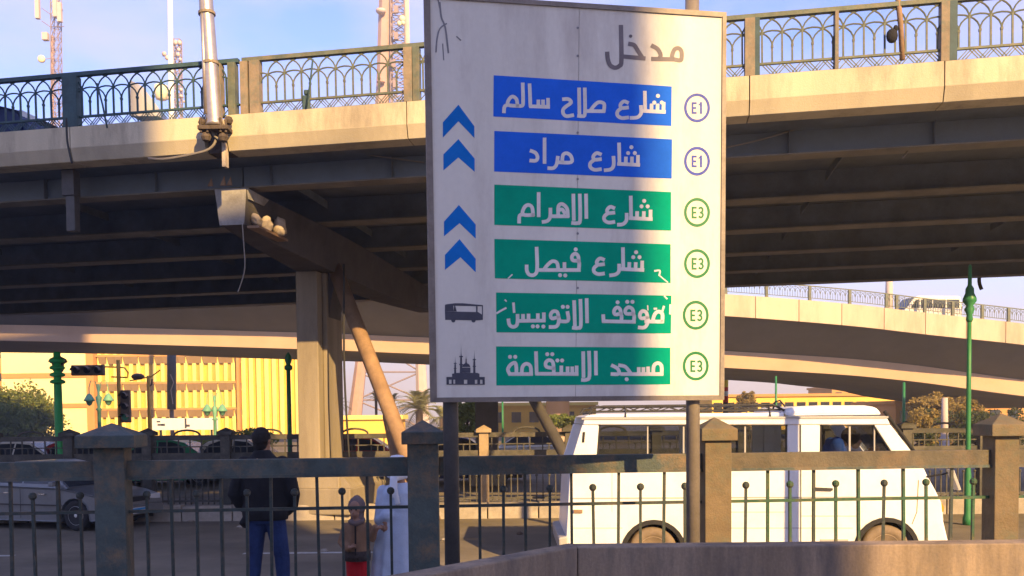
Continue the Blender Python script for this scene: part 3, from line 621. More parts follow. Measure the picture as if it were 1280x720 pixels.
stick(1128, 75, 1122, -8, .036, 'strut', 'rusty_post', 'leaning rusty orange post tied into the railing at upper right', 'post', 12.35)
o = MB().ball((0, 0, 0), .09, 12, .9, .6, 1.1).ball((.05, 0, .10), .05, 10, .7, .5, 1).build('bag', 'jacket', smooth=True); o.location = P(1115, 45, 12.3); tag(o, 'dark bag hanging on the bridge railing beside the leaning rusty post', 'bag')

# silver light pole on the bridge
lp = thing('bridge_light_pole', 'silver street light pole standing on the bridge edge, base in the joint', 'light pole', P(268, 160, 13.7))
a, b = P(268.5, 158, 13.7), P(257, -6, 13.7); d = (b-a)
MB().tube([a+d*.0, a+d*.03, a+d*.5, b, b+d*1.5], [.150, .125, .112, .104, .07], 16).build('pole', 'galv', lp, smooth=True)
MB().tube([P(257, 142, 13.62), P(252, -6, 13.62)], .028, 8).build('conduit', 'galv', lp, smooth=True)
for t in (.48, .86): q = a+d*t; MB().tube([q-d.normalized()*.02, q+d.normalized()*.02], .128, 16).build('clamp', 'rail_post', lp)
c = P(269, 157, 13.68)
MB(lambda x, y, z: c+V((x, y, z))).box(-.24, .22, -.10, .16, -.08, -.02).build('base_plate', 'grime', lp, bev=.006)
for x in (-.2, -.1, .1, .18): MB(lambda xx, y, z: c+V((xx, y, z))).tube([(x, -.06, -.12), (x, -.06, .10)], .018, 6).build('anchor_bolt', 'grime', lp)
MB(lambda x, y, z: c+V((x, y, z))).ball((.2, .02, .08), .07, 8).build('concrete_lump', 'grime', lp)
for dx_, dz_, r_ in ((-.2, .05, .06), (-.14, -.17, .08), (.12, -.18, .08)): MB(lambda x, y, z: c+V((x, y, z))).ball((dx_, 0, dz_), r_, 8).build('concrete_lump', 'grime', lp)

# blue car and lean-to on the bridge
# ---------------------------------------------------------------- pier and cap beam
pr = thing('bridge_pier', 'sandy concrete bridge pier with dark tapering cap beam, left of the sign', 'pier', (-4.0, 18.2, 0))
ba = P(289, 262, 14.62); bb = V((-4.02+.62, 18.3, 0)); 
A0 = V((ba.x, ba.y, 0)); D0 = V((-3.95, 18.4, 0))-A0; Ld = D0.length; D0.normalize(); N0 = V((D0.y, -D0.x, 0))
def CB(x, y, z): return A0+D0*x+N0*y+V((0, 0, z))        # x along the beam away from us, y to the right
zt0 = B(0, 0, 0).z; 
def topz(x, y):
    p = CB(x, y, 0); u = (p-V((b0.x, b0.y, 0))).dot(V((BD.x, BD.y, 0)).normalized()); return b0.z+BD.z*u-.38
zbn = P(289, 281, 14.62).z; zbp = P(395, 338, 18.0).z
vs = []
st = [(0, .27, zbn), (1.2, .32, zbn-.12), (3.2, .45, zbp), (5.2, .48, zbp-.02), (8.6, .42, zbp+.02), (12.6, .34, zbn)]
for x, hw, zb_ in st:
    for y, z in ((-hw, topz(x, -hw)), (hw, topz(x, hw)), (hw*.82, zb_), (-hw*.72, zb_)): vs.append((x, y, z))
fs = [(0,1,2,3), tuple(range(len(vs)-4, len(vs)))[::-1]]
for i in range(len(st)-1):
    for k in range(4): fs.append((i*4+k, (i+1)*4+k, (i+1)*4+(k+1) % 4, i*4+(k+1) % 4))
MB(CB).add(vs, fs).build('cap_beam', 'beam_shaded', pr, bev=.02)
MB(CB).add([(-.015,-.275,topz(0,0)-.01),(-.015,.275,topz(0,0)-.01),(-.015,.225,zbn-.005),(-.015,-.20,zbn-.005),(-.003,-.275,topz(0,0)-.01),(-.003,.275,topz(0,0)-.01),(-.003,.225,zbn-.005),(-.003,-.20,zbn-.005)],
    [(0,1,2,3),(7,6,5,4),(0,4,5,1),(1,5,6,2),(2,6,7,3),(3,7,4,0)]).build('beam_end_plate', 'beam', pr)
# open pocket on the right side of the beam end
zc = (topz(0, 0)+zbn)/2
MB(CB).add([(-.012,.278,topz(0,0)-.01),(.75,.30,topz(0,0)-.03),(.55,.302,zc+.12),(.05,.27,zc+.12),(-.012,.298,topz(0,0)-.01),(.75,.32,topz(0,0)-.03),(.55,.322,zc+.12),(.05,.29,zc+.12)],
    [(0,1,2,3),(7,6,5,4),(0,4,5,1),(1,5,6,2),(2,6,7,3),(3,7,4,0)]).build('side_plate', 'beam', pr)
MB(CB).box(.02, 1.2, .26, .46, zbn-.06, zbn-.02).build('ledge', 'strut', pr)
MB(CB).box(1.0, 1.14, .27, .46, zbn-.02, zbn+.3).build('ledge_end', 'grime', pr)
for (x, y, z, r, l) in ((.22, .36, .10, .085, 'small pale cloth bundle stuffed into the side of the cap beam end'), (.48, .37, .10, .11, 'middle crumpled bundle on the cap beam ledge'), (.86, .46, .11, .155, 'large pale wrapped bundle tied on the end of the cap beam ledge')):
    me = MB(CB).ball((x, y, zbn+z), r, 26, 1.1, .8, 1.1)
    me.v = [v+V((noise.noise(v*5), noise.noise(v*5+V((9,0,0))), noise.noise(v*5+V((0,9,0)))))*.07+V((noise.noise(v*17), noise.noise(v*17+V((5,0,0))), noise.noise(v*17+V((0,5,0)))))*.028 for v in me.v]
    tag(me.build('bundle', 'sack', smooth=True), l, 'bundle')
pxs = 3.45
zp = zbp-.004
MB(CB).box(pxs, pxs+1.3, -.36, .098, -.05, zp).build('shaft', 'pier', pr, bev=.02)
MB(CB).box(pxs+.25, pxs+1.15, .101, .20, -.05, zp).build('side_buttress', 'pier', pr, bev=.02)
MB(CB).prism([(.201, zp), (.201, zp-.9), (.37, zp)], lambda p, q, t: (t, p, q), pxs+.35, pxs+1.05).build('haunch', 'beam_shaded', pr)
MB(CB).box(pxs-.55, pxs+1.9, -.50, .70, -.1, .95).build('plinth', 'pier', pr, bev=.03)
MB(CB).box(pxs-.72, pxs+2.1, -.62, .98, -.1, .42).build('plinth_step', 'pier', pr, bev=.03)
MB(CB).prism([(.701, .42), (.94, .42), (.701, .72)], lambda p, q, t: (t, p, q), pxs-.5, pxs+1.4).build('plinth_slope', 'pier', pr)
pr2 = thing('bridge_pier', 'dark pier column of the upper bridge standing behind the sign pole', 'pier', (0, 0, 0))
c = P(608, 500, 24.3); pr2.location = (c.x, c.y, -.05)
MB().box(c.x-.31, c.x+.31, c.y, c.y+.8, -.05, B(0,0,0).z+.1).build('shaft', 'beam_shaded', pr2, bev=.02)
MB().box(c.x-.5, c.x+.5, c.y-.2, c.y+1.0, -.1, .4).build('plinth', 'pier', pr2, bev=.02)
def strut(p, q, r, label, m='strut'):
    o = MB().tube([p, q], r, 14).build('brace_pipe', m, smooth=True); return tag(o, label, 'brace')
strut(P(413, 322, 18.6), PG(541, 652, -.05), .15, 'thick rusty inclined pipe brace running from the cap beam to the ground beside the pier')
strut(P(486, 520, 17.9), PG(515, 655, -.05), .13, 'short inclined brace crossing low beside the thick rusty brace', 'strut')
strut(P(640, 450, 20.5), PG(745, 640, -.05), .12, 'dark inclined pipe brace under the sign bottom edge', 'beam_shaded')

# ---------------------------------------------------------------- far curved ramp
RP = [(-700, 66, 362, 420), (-250, 63, 364, 424), (0, 61, 367, 427), (150, 60, 368.5, 431), (370, 59, 372, 437), (530, 58.5, 379, 443), (720, 58, 385, 450), (908, 58, 395, 458.5), (1061, 58.5, 407, 466.5), (1158, 59, 418, 474), (1280, 60, 431, 488), (1450, 63, 452, 508)]
def cat(pts, t):
    i = max(0, min(len(pts)-2, int(t))); f = t-i
    p0, p1, p2, p3 = pts[max(i-1, 0)], pts[i], pts[i+1], pts[min(i+2, len(pts)-1)]
    return tuple(.5*(2*p1[j]+(-p0[j]+p2[j])*f+(2*p0[j]-5*p1[j]+4*p2[j]-p3[j])*f*f+(-p0[j]+3*p1[j]-3*p2[j]+p3[j])*f**3) for j in range(len(p1)))
OH, FHR = 3.7, 1.42
fine = [cat(RP, k/16) for k in range(16*(len(RP)-1)+1)]
line = []; acc = 0
for px, Y, yf, yw in fine:
    p = P(px, yf, Y); 
    if line: acc += (p-line[-1][1]).length
    line.append((acc, p, P(px, yw, Y+OH).z))
def RR(s):
    s = max(0, min(line[-1][0]-1e-4, s)); lo, hi = 0, len(line)-1
    while hi-lo > 1:
        mid = (lo+hi)//2
        if line[mid][0] <= s: lo = mid
        else: hi = mid
    f = (s-line[lo][0])/(line[hi][0]-line[lo][0]+1e-9); p = line[lo][1].lerp(line[hi][1], f); d = (line[hi][1]-line[lo][1]); d.z = 0; d.normalize()
    return p, V((-d.y, d.x, 0)), line[lo][2]*(1-f)+line[hi][2]*f
rampT = thing('curved_ramp', 'far curved flyover ramp with peach concrete parapet and lit lower web', 'ramp', line[len(line)//2][1])
RL = line[-1][0]; NS = 110
def sweep(name, prof, m, s0=0, s1=None, n=NS):
    """prof(p, nrm, zw) -> closed list of points"""
    s1 = RL if s1 is None else s1; vs = []; k = None
    for i in range(n+1):
        p, nr, zw = RR(s0+(s1-s0)*i/n); q = prof(p, nr, zw); k = len(q); vs += [tuple(x) for x in q]
    fs = [(i*k+j, (i+1)*k+j, (i+1)*k+(j+1) % k, i*k+(j+1) % k) for i in range(n) for j in range(k)]+[tuple(range(k))[::-1], tuple(range(n*k, n*k+k))]
    return MB().add(vs, fs).build(name, m, rampT)
Z = lambda z: V((0, 0, z))
PS = 2.9; k = 0; s = 0
while s < RL-.1:
    e = min(s+PS, RL)-.05
    sweep('parapet_panel', lambda p, nr, zw: [p, p+nr*.25, p+nr*.25+Z(FHR), p+Z(FHR)], 'ramp', s, e, 2); s += PS
sweep('deck_slab', lambda p, nr, zw: [p+nr*.254+Z(.02), V((p.x, p.y, zw+1.16))+nr*(OH+.1), V((p.x, p.y, zw+1.16))+nr*(OH+14), p+nr*(OH+17)+Z(.02), p+nr*(OH+17)+Z(.3), p+nr*.254+Z(.3)], 'ramp_soffit_shade')
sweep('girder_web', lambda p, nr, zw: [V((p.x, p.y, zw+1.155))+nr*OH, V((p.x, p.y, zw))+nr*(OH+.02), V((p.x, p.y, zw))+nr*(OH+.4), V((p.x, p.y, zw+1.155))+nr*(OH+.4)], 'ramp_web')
sweep('box_soffit', lambda p, nr, zw: [V((p.x, p.y, zw))+nr*(OH+.42), V((p.x, p.y, zw))+nr*(OH+14.5), V((p.x, p.y, zw+.3))+nr*(OH+14.5), V((p.x, p.y, zw+.3))+nr*(OH+.42)], 'ramp_soffit_shade')
sweep('far_web', lambda p, nr, zw: [V((p.x, p.y, zw+1.155))+nr*(OH+13.6), V((p.x, p.y, zw+.31))+nr*(OH+13.6), V((p.x, p.y, zw+.31))+nr*(OH+13.95), V((p.x, p.y, zw+1.155))+nr*(OH+13.95)], 'ramp_web')
def Rs(px):
    s = RL*.5
    for _ in range(40): s += (px-proj(RR(s)[0])[0])/19
    return s
rr = thing('ramp_railing', 'thin green-grey railing on top of the far curved ramp', 'railing', RR(Rs(1100))[0])
def sweepr(name, prof, m, s0, s1, n):
    vs = []
    for i in range(n+1):
        p, nr, zw = RR(s0+(s1-s0)*i/n); q = prof(p, nr); vs += [tuple(x) for x in q]
    k = 4
    return MB().add(vs, [(i*k+j, (i+1)*k+j, (i+1)*k+(j+1) % k, i*k+(j+1) % k) for i in range(n) for j in range(k)]+[(0,1,2,3), tuple(range(n*k, n*k+k))]).build(name, m, rr)
s0, s1 = Rs(880), Rs(1400)
sweepr('top_rail', lambda p, nr: [p+nr*.1+Z(FHR+.92), p+nr*.16+Z(FHR+.92), p+nr*.16+Z(FHR+.99), p+nr*.1+Z(FHR+.99)], 'rail', s0, s1, 60)
sweepr('lower_rail', lambda p, nr: [p+nr*.1+Z(FHR+.16), p+nr*.14+Z(FHR+.16), p+nr*.14+Z(FHR+.2), p+nr*.1+Z(FHR+.2)], 'rail', s0, s1, 60)
px0 = MB().box(-.09, .09, -.09, .09, 0, .93).build('post', 'rail', rr, world=False); first = True
for px in (908, 959, 1013, 1063, 1109, 1122, 1157, 1192, 1229, 1262, 1296, 1335):
    p, nr, zw = RR(Rs(px)); o = px0 if first else inst(px0, rr, (0, 0, 0)); first = False; o.location = p+nr*.13+Z(FHR)-rr.location
mm = MB(); s = s0
while s < s1:
    p, nr, zw = RR(s+.3); c = p+nr*.13+Z(FHR)
    p2, _, _ = RR(s+.6); dd = (p2-p).normalized()
    mm.tube([c+dd*(.33*cos(a))+Z(.5+.36*sin(a)) for a in [pi*k/6 for k in range(7)]], .017, 4, cap=False); mm.tube([c+Z(.2), c+Z(.9)], .017, 4, cap=False)
    mm.tube([c+dd*.17+Z(.2), c+dd*.17+Z(.62)], .017, 4, cap=False); s += .34
tag(mm.build('arch_lattice', 'rail', rr), kind='stuff')
c, nr, _ = RR(Rs(1114.5)); c = c+nr*.35+Z(FHR-.6)
lt = thing('ramp_light_pole', 'pale tapered light pole rising from the far ramp parapet', 'light pole', c)
MB().tube([c, c+Z(2.6)], [.26, .22], 10).build('base', 'mast_pale', lt, smooth=True); MB().tube([c+Z(2.6), c+Z(11)], [.14, .08], 8).build('pole', 'galv', lt, smooth=True)
MB().tube([c+Z(11), c+Z(11.6)+V((-.8, -.3, 0)), c+Z(11.7)+V((-1.8, -.6, 0))], .05, 6).build('arm', 'galv', lt); MB().ball(c+Z(11.65)+V((-2.1, -.7, 0)), .35, 10, 1.2, .5, .3).build('lamp_head', 'galv', lt)
# ramp supports
for px, w in ((-250, 1.0), (700, 1.0), (1330, 1.0)):
    p, nr, zw = RR(Rs(px)); q = p+nr*(OH+7)
    t = thing('ramp_column', {-250: 'round concrete column under the far ramp at the left edge', 700: 'round concrete column under the far ramp behind the sign', 1330: 'round concrete column under the far ramp at the right edge'}[px], 'column', (q.x, q.y, ROAD))
    MB().lathe([(.9, 0), (.9, max(.5, zw-ROAD-.8)), (1.6, max(.6, zw-ROAD-.02))], (q.x, q.y, ROAD), 20).build('shaft', 'ramp_web', t, smooth=True)
    MB().box(q.x-1.4, q.x+1.4, q.y-1.4, q.y+1.4, ROAD, ROAD+.5).build('footing', 'ramp_web', t)
# ---------------------------------------------------------------- vehicles
def wheel(parent, x, y, z, r, side, rim='alloy', nsp=5, w=.19, tyre='black'):
    """axle along local y; side -1 faces -y"""
    T = lambda a, b, c: V((x+a, y+c*side, z+b))
    prof = [(r*.62, 0), (r*.66, .012), (r*.92, .02), (r, -.03), (r, -w+.03), (r*.92, -w), (r*.3, -w)]
    t = MB(lambda a, b, c: T(a, b, c)).lathe(prof[::-1], n=24).build('tyre', tyre, None, smooth=True)
    rm = MB(lambda a, b, c: T(a, b, c)).lathe([(r*.1, -.10), (r*.62, -.10), (r*.64, -.005), (r*.60, .004), (r*.55, -.05), (r*.1, -.055)], n=24)
    for k in range(nsp):
        a = 2*pi*k/nsp; c, s_ = cos(a), sin(a)
        q = [(r*.1, -r*.07), (r*.58, -r*.10), (r*.58, r*.10), (r*.1, r*.07)]
        rm.add([(c*u-s_*v, s_*u+c*v, zz) for zz in (-.045, -.012) for u, v in q], [(0,3,2,1),(4,5,6,7),(0,1,5,4),(1,2,6,5),(2,3,7,6),(3,0,4,7)])
    rm.lathe([(r*.16, -.04), (r*.16, -.003), (r*.05, .006)], n=12)
    rmo = rm.build('rim', rim, None)
    hub = thing('wheel', None, None); hub.parent = parent; hub.matrix_parent_inverse = WM(parent).inverted()
    for o in (t, rmo): o.parent = hub
    return hub
def arcpts(cx, cz, r, a0, a1, n=10): return [(cx+r*cos(lerp(a0, a1, k/n)), cz+r*sin(lerp(a0, a1, k/n))) for k in range(n+1)]
def loftx(mb, st):
    """st: list of closed rings"""
    k = len(st[0]); vs = [p for r in st for p in r]
    return mb.add(vs, [(i*k+j, i*k+(j+1) % k, (i+1)*k+(j+1) % k, (i+1)*k+j) for i in range(len(st)-1) for j in range(k)]+[tuple(range(k))[::-1], tuple(range((len(st)-1)*k, len(st)*k))])
def sedan(name, label, paint, loc, rz, plate=False, group=None):
    t = thing(name, label, 'car', (0, 0, 0), 0, group); R = .31; hw = .83
    # lower body shell: rings across the car, arches cut in the side outline
    prof = [(2.12, .30), (2.14, .52), (2.06, .66), (1.75, .76), (1.0, .86), (.95, .87), (-1.2, .91), (-1.95, .90), (-2.1, .80), (-2.14, .52), (-2.1, .28)]
    prof += [(-1.72, .22)]+arcpts(-1.32, .31, .37, pi+.2, -.2, 9)[0:0]
    def side(inset):
        p = [(2.12, .26), (2.15, .5), (2.08, .64), (1.72, .74), (.98, .85), (-1.25, .90), (-1.98, .89), (-2.12, .78), (-2.15, .5), (-2.1, .24)]
        p += [(-1.70, .20)]+arcpts(-1.32, .31, .36, pi, 0, 10)+[(-.94, .18), (.94, .18)]+arcpts(1.32, .31, .36, pi, 0, 10)+[(1.70, .20)]
        return p
    s = side(0)
    b = MB(); n = len(s)
    def ring(y, sc, dz): return [(x*sc, y, max(.2, z)*1.0+(dz if z > .6 else 0)) for x, z in s]
    b.add([p for y, sc, dz in ((-hw+.03, .985, -.03), (-hw, 1, 0), (-.3, 1.01, .02), (.3, 1.01, .02), (hw, 1, 0), (hw-.03, .985, -.03)) for p in ([(x*sc, y, z+(dz if z > .6 else 0)) for x, z in s])],
          [(r*n+i, r*n+(i+1) % n, (r+1)*n+(i+1) % n, (r+1)*n+i) for r in range(5) for i in range(n)]+[tuple(range(n))[::-1], tuple(range(5*n, 6*n))])
    b.build('body', paint, t, world=False, bev=.03)
    roof = [(-1.42, .89), (-.82, 1.30), (-.45, 1.375), (.1, 1.385), (.38, 1.34), (1.12, .85)]
    c = MB(); zf = lambda z: (hw-.06)-(z-.87)*.42
    c.add([(x, -zf(z), z) for x, z in roof]+[(x, zf(z), z) for x, z in roof], [(0,1,7,6),(1,2,8,7),(2,3,9,8),(3,4,10,9),(4,5,11,10),tuple(range(6))[::-1],tuple(range(6,12))])
    c.build('cabin', paint, t, world=False, bev=.03)
    def win(pts, sgn, nm='side_window'):
        m = MB(); m.add([(x, sgn*(zf(z)+.006), z) for x, z in pts]+[(x, sgn*(zf(z)-.004), z) for x, z in pts], [tuple(range(len(pts))), tuple(range(len(pts), 2*len(pts)))[::-1]]+[(i, len(pts)+i, len(pts)+(i+1) % len(pts), (i+1) % len(pts)) for i in range(len(pts))])
        m.build(nm, 'pane', t, world=False)
    for sgn in (-1, 1):
        win([(-.05, .94), (.92, .93), (.38, 1.28), (-.02, 1.32)], sgn); win([(-.95, .95), (-.10, .94), (-.07, 1.32), (-.48, 1.31), (-.78, 1.2)], sgn)
        MB().box(-.50, -.34, sgn*(hw+.004)-.008, sgn*(hw+.004)+.008, .74, .765).build('door_handle', 'chrome', t, world=False)
        MB().box(.42, .58, sgn*(hw+.004)-.008, sgn*(hw+.004)+.008, .72, .745).build('door_handle', 'chrome', t, world=False)
        MB().box(-1.0, 1.0, sgn*(hw+.003)-.006, sgn*(hw+.003)+.006, .50, .525).build('side_moulding', 'dark_metal', t, world=False)
        for x in (-.98, -.06, .98): MB().box(x-.004, x+.004, sgn*(hw+.001)-.003, sgn*(hw+.001)+.003, .24, .84).build('door_seam', 'black', t, world=False)
        MB().box(.80, .92, min(sgn*hw, sgn*(hw+.14)), max(sgn*hw, sgn*(hw+.14)), .90, .99).build('mirror', paint, t, world=False, bev=.02)
        for x in (-1.32, 1.32): wheel(t, x, sgn*(hw-.03), .31, R, sgn)
        MB().box(2.03, 2.13, sgn*.62-.17, sgn*.62+.17, .54, .66).build('headlight', 'lamp_glass', t, world=False, bev=.02)
        MB().box(-2.15, -2.06, sgn*.66-.14, sgn*.66+.14, .66, .80).build('tail_light', 'tail', t, world=False, bev=.02)
    m = MB(); m.add([(.44, -.62, 1.325), (.44, .62, 1.325), (1.09, .70, .885), (1.09, -.70, .885), (.43, -.62, 1.315), (.43, .62, 1.315), (1.08, .70, .875), (1.08, -.70, .875)], [(0,1,2,3),(7,6,5,4),(0,4,5,1),(2,6,7,3),(1,5,6,2),(0,3,7,4)]).build('windscreen', 'pane', t, world=False)
    m = MB(); m.add([(-.87, -.6, 1.285), (-.87, .6, 1.285), (-1.38, .68, .935), (-1.38, -.68, .935), (-.86, -.6, 1.27), (-.86, .6, 1.27), (-1.37, .68, .92), (-1.37, -.68, .92)], [(3,2,1,0),(4,5,6,7),(0,4,5,1),(2,6,7,3),(1,5,6,2),(0,3,7,4)]).build('rear_window', 'pane', t, world=False)
    MB().box(2.05, 2.22, -hw+.04, hw-.04, .26, .46).build('bumper', paint, t, world=False, bev=.05)
    MB().box(-2.22, -2.05, -hw+.04, hw-.04, .28, .48).build('bumper', paint, t, world=False, bev=.05)
    MB().box(2.11, 2.16, -.40, .40, .54, .64).build('grille', 'black', t, world=False)
    if plate:
        MB().box(2.222, 2.232, -.25, .25, .30, .42).build('number_plate', 'plate', t, world=False); MB().box(2.234, 2.237, -.23, .23, .37, .41).build('plate_band', 'plate_blue', t, world=False)
    MB().box(-2.0, 2.0, -.7, .7, .16, .24).build('underbody', 'black', t, world=False)
    t.location = V(loc); t.rotation_euler = (0, 0, rz); return t
c = PG(95, 664, ROAD)
ang = rad(-17)
off = V((1.32*cos(ang)+.8*sin(ang), 1.32*sin(ang)-.8*cos(ang), 0))*.88
car = sedan('parked_car', 'dark grey saloon car on the road behind the fence at the left edge', 'car_grey', V((c.x, c.y, ROAD))-off, ang, True); car.scale = (.88, .88, .9)
cb = P(50, 150, 15.6)
u_ = Bu(50, 1.5, 1)
q = B(u_-1.6, 1.15, .36); sedan('moving_car', 'dark blue car up on the bridge at the far left behind the teal railing', 'car_blue', q, atan2(BD.y, BD.x))
for px, Y, p, l, a in ((35, 27, 'car_white', 'white car glimpsed through the far fence at the left edge', 0), (110, 27.5, 'car_red', 'red car glimpsed through the far fence left of the big post', 0.02), (205, 27.2, 'car_green', 'green car seen through the far fence under the white billboard', 3.14), (300, 28, 'car_white', 'white car seen through the far fence beside the man in black', 0.03)):
    g = P(px, 560, Y); sedan('parked_car', l, p, (g.x, Y, ROAD), a)
# white van
VY = 10.9
van = thing('white_van', 'white minibus van with roof rack driving past behind the right half of the fence', 'van', (P(950, 720, VY).x, VY, ROAD))
def VV(px, py, dy=0): p = P(px, py, VY); return V((p.x, VY+dy, p.z))
def vpr(name, pts, m, y0, y1, bev=0, parent=None, smooth=False):
    return MB().prism(pts, lambda p, q, t: tuple(VV(p, q, t)), y0, y1).build(name, m, parent or van, bev=bev)
def parc(cx, cy, r, n=14): return [(cx+r*cos(pi+pi*k/n), cy+r*sin(pi+pi*k/n)) for k in range(n+1)]
low = [(712,583),(709,640),(707,680),(708,706),(778,706)]+parc(817,692,38)[0:]+[(856,706),(1067,706)]+parc(1108,690,40)+[(1149,706),(1186,705),(1188,684),(1180,650),(1178,628),(1170,612),(1160,594),(1155,583)]
vpr('lower_body', low, 'van', 0, 1.66, .035)
for cx, cy in ((817, 688), (1108, 686)):
    g = VV(cx, cy)
    for dy, sd in ((.02, -1), (1.64, 1)): wheel(van, g.x, VY+dy, ROAD+.305, .305, sd, 'wheel', 6, tyre='tyre_dusty')
    ring = MB(); n = 14; r0, r1 = .350, .405
    vs = [(g.x+r*cos(pi*k/n), VY+y, ROAD+.30+r*sin(pi*k/n)) for k in range(n+1) for r in (r0, r1) for y in (-.022, .02)]
    ring.add(vs, [(k*4, k*4+1, k*4+5, k*4+4) for k in range(n)]+[(k*4+2, k*4+6, k*4+7, k*4+3) for k in range(n)]+[(k*4, k*4+4, k*4+6, k*4+2) for k in range(n)]+[(k*4+1, k*4+3, k*4+7, k*4+5) for k in range(n)])
    ring.build('wheel_arch_trim', 'black', van)
    MB().box(g.x-.36, g.x+.36, VY+.25, VY+1.4, ROAD+.3, ROAD+.64).build('wheel_well', 'black', van)
def upper(y0, y1, inner):
    s = 1
    for nm, pts in (('rear_pillar', [(712,583.3),(728,531),(749,531),(745,583.3)]), ('side_pillar', [(880,583.3),(880,531),(892,531),(892,583.3)]), ('side_pillar', [(984,583.3),(984,531),(1000,531),(1000,583.3)]),
                    ('door_frame', [(1000.6,583.3),(1000.6,531),(1026,531),(1025,583.3)]), ('front_pillar', [(1127,583.3),(1093,531),(1114,531),(1155,583.3)])):
        vpr(nm, pts, 'van', y0, y1, .012)
    vpr('window_header', [(729,530.8),(731,522),(1108,520),(1113,530.8)], 'van', y0-.012, y1+.012, .01)
upper(.012, .075, 1); upper(1.585, 1.648, 1)
vpr('raised_roof', [(730,521.8),(735,519.5),(750,517.5),(900,516.5),(983,515.5),(983,520.8)], 'van', .09, 1.57, .05)
vpr('cab_roof', [(983.6,520.8),(983.6,511.5),(1000,508),(1030,506.5),(1085,506.5),(1100,509),(1108,519.6)], 'van', .07, 1.59, .06)
vpr('rain_gutter', [(727,524.5),(727,522.2),(1110,520.2),(1110,522.6)], 'van_trim', -.012, 0)
for nm, pts in (('side_window', [(746,583),(749.5,531.2),(879.6,531.2),(879.6,583)]), ('side_window', [(892.4,583),(892.4,531.2),(983.6,531.2),(983.6,583)]), ('door_window', [(1025.4,583),(1026.4,531.2),(1092.6,531.2),(1126.5,583)])):
    o = vpr(nm, pts, 'glass', .040, .046)
    o2 = vpr(nm, pts, 'glass', 1.61, 1.616)
    # rubber seals as thin bars
    for i in range(4):
        a, b = V(pts[i]), V(pts[(i+1) % 4]); d = (b-a).normalized(); nn = V((-d.y, d.x))*1.1
        vpr('window_seal', [tuple(a-d*1), tuple(b+d*1), tuple(b+d*1+nn), tuple(a-d*1+nn)], 'black', .004, .03)
for x, w in ((810, 1.6), (855, 2), (932, 2), (1063, 2.2), (1094, 1.5)): vpr('window_divider', [(x-w/2, 582), (x-w/2, 532), (x+w/2, 532), (x+w/2, 582)], 'van_trim', .02, .038)
MB().add([tuple(VV(1109, 521, .1)), tuple(VV(1154, 583, .1)), tuple(VV(1154, 583, 1.56)), tuple(VV(1109, 521, 1.56)), tuple(VV(1107.5, 521, .1)), tuple(VV(1152.5, 583, .1)), tuple(VV(1152.5, 583, 1.56)), tuple(VV(1107.5, 521, 1.56))],
    [(0,1,2,3),(7,6,5,4),(0,4,5,1),(1,5,6,2),(2,6,7,3),(3,7,4,0)]).build('windscreen', 'glass', van)
MB().tube([VV(1107, 514, .04), VV(1130, 545, .03), VV(1158, 584, .03)], .022, 8).build('windscreen_seal', 'black', van, smooth=True)
MB().box(VV(712,0).x+.02, VV(713,0).x+.03, VY+.15, VY+1.5, ROAD+1.0, ROAD+1.1).build('rear_panel_trim', 'van_trim', van)
def seam(pts, w=.9, m='van_trim', y0=-.003, nm='body_seam'):
    for i in range(len(pts)-1):
        a, b = V(pts[i]), V(pts[i+1]); d = (b-a).normalized(); nn = V((-d.y, d.x))*w/2
        vpr(nm, [tuple(a+nn), tuple(b+nn), tuple(b-nn), tuple(a-nn)], m, y0, .004)
seam([(986,586),(986,704)], 1.5, 'dark_metal'); seam([(1001,586),(1001,704)], 1.3, 'dark_metal'); seam([(892,640),(982,640)], .7); seam([(1001,600),(1001,531)], 1.2, 'dark_metal', .0095); seam([(1148,600),(1146,640),(1140,655)], 1, 'strut'); seam([(765,586),(765,640)], .5)
seam([(714,623),(1176,621)], 1.6); seam([(1002,645),(1070,645)], .8); seam([(714,660),(778,660)], .8); seam([(858,660),(1066,660)], .8)
vpr('door_handle', [(1018,609),(1040,610),(1040,613),(1018,612.5)], 'dark_metal', -.03, -.004)
vpr('side_vent', [(1025,674),(1060,674),(1060,680),(1025,680)], 'van_trim', -.008, .0); vpr('vent_slot', [(728.5,540),(731.5,540),(730.5,553),(727.5,553)], 'black', .004, .012)
vpr('latch', [(717,637),(728,637),(728,641),(717,641)], 'strut', -.02, 0)
vpr('rear_bumper', [(698,672),(709,670),(709,690),(699,690)], 'van_trim', -.02, 1.68, .02); vpr('front_bumper', [(1188,676),(1196,678),(1197,700),(1188,702)], 'van_trim', -.02, 1.68, .02)
vpr('headlight', [(1181,636),(1184,637),(1185,652),(1181,652)], 'lamp_glass', .12, .4); vpr('indicator', [(1176,626),(1181,634),(1180,640),(1177,640)], 'amber', .01, .1)
MB().tube([VV(1158, 596, 0), VV(1176, 592, -.08), VV(1185, 588, -.12)], .01, 6).build('mirror_arm', 'black', van)
vpr('mirror', [(1178,586),(1183,586),(1192,611),(1188,612)], 'van_trim', -.20, -.08, .01)
rk = MB()
for y in (.14, 1.52):
    rk.tube([VV(737,518,y), VV(742,510,y), VV(756,508,y), VV(970,505.5,y), VV(985,513,y)], .015, 6); rk.tube([VV(740,514.5,y), VV(980,512,y)], .012, 6); rk.tube([VV(760+k*15, (508.5 if k % 2 else 514)-k*.15, y) for k in range(15)], .008, 5)
tag(rk.build('roof_rack', 'dark_metal', van), kind='stuff')
rk = MB()
for x in range(750, 985, 20): rk.tube([VV(x,507.5,.14), VV(x+2,507,1.52)], .009, 6)
tag(rk.build('rack_slats', 'dark_metal', van), kind='stuff')
for x in (783, 862, 965): MB().tube([VV(x,508,.13), VV(x,524,.05)], .010, 6).build('rack_leg', 'dark_metal', van)
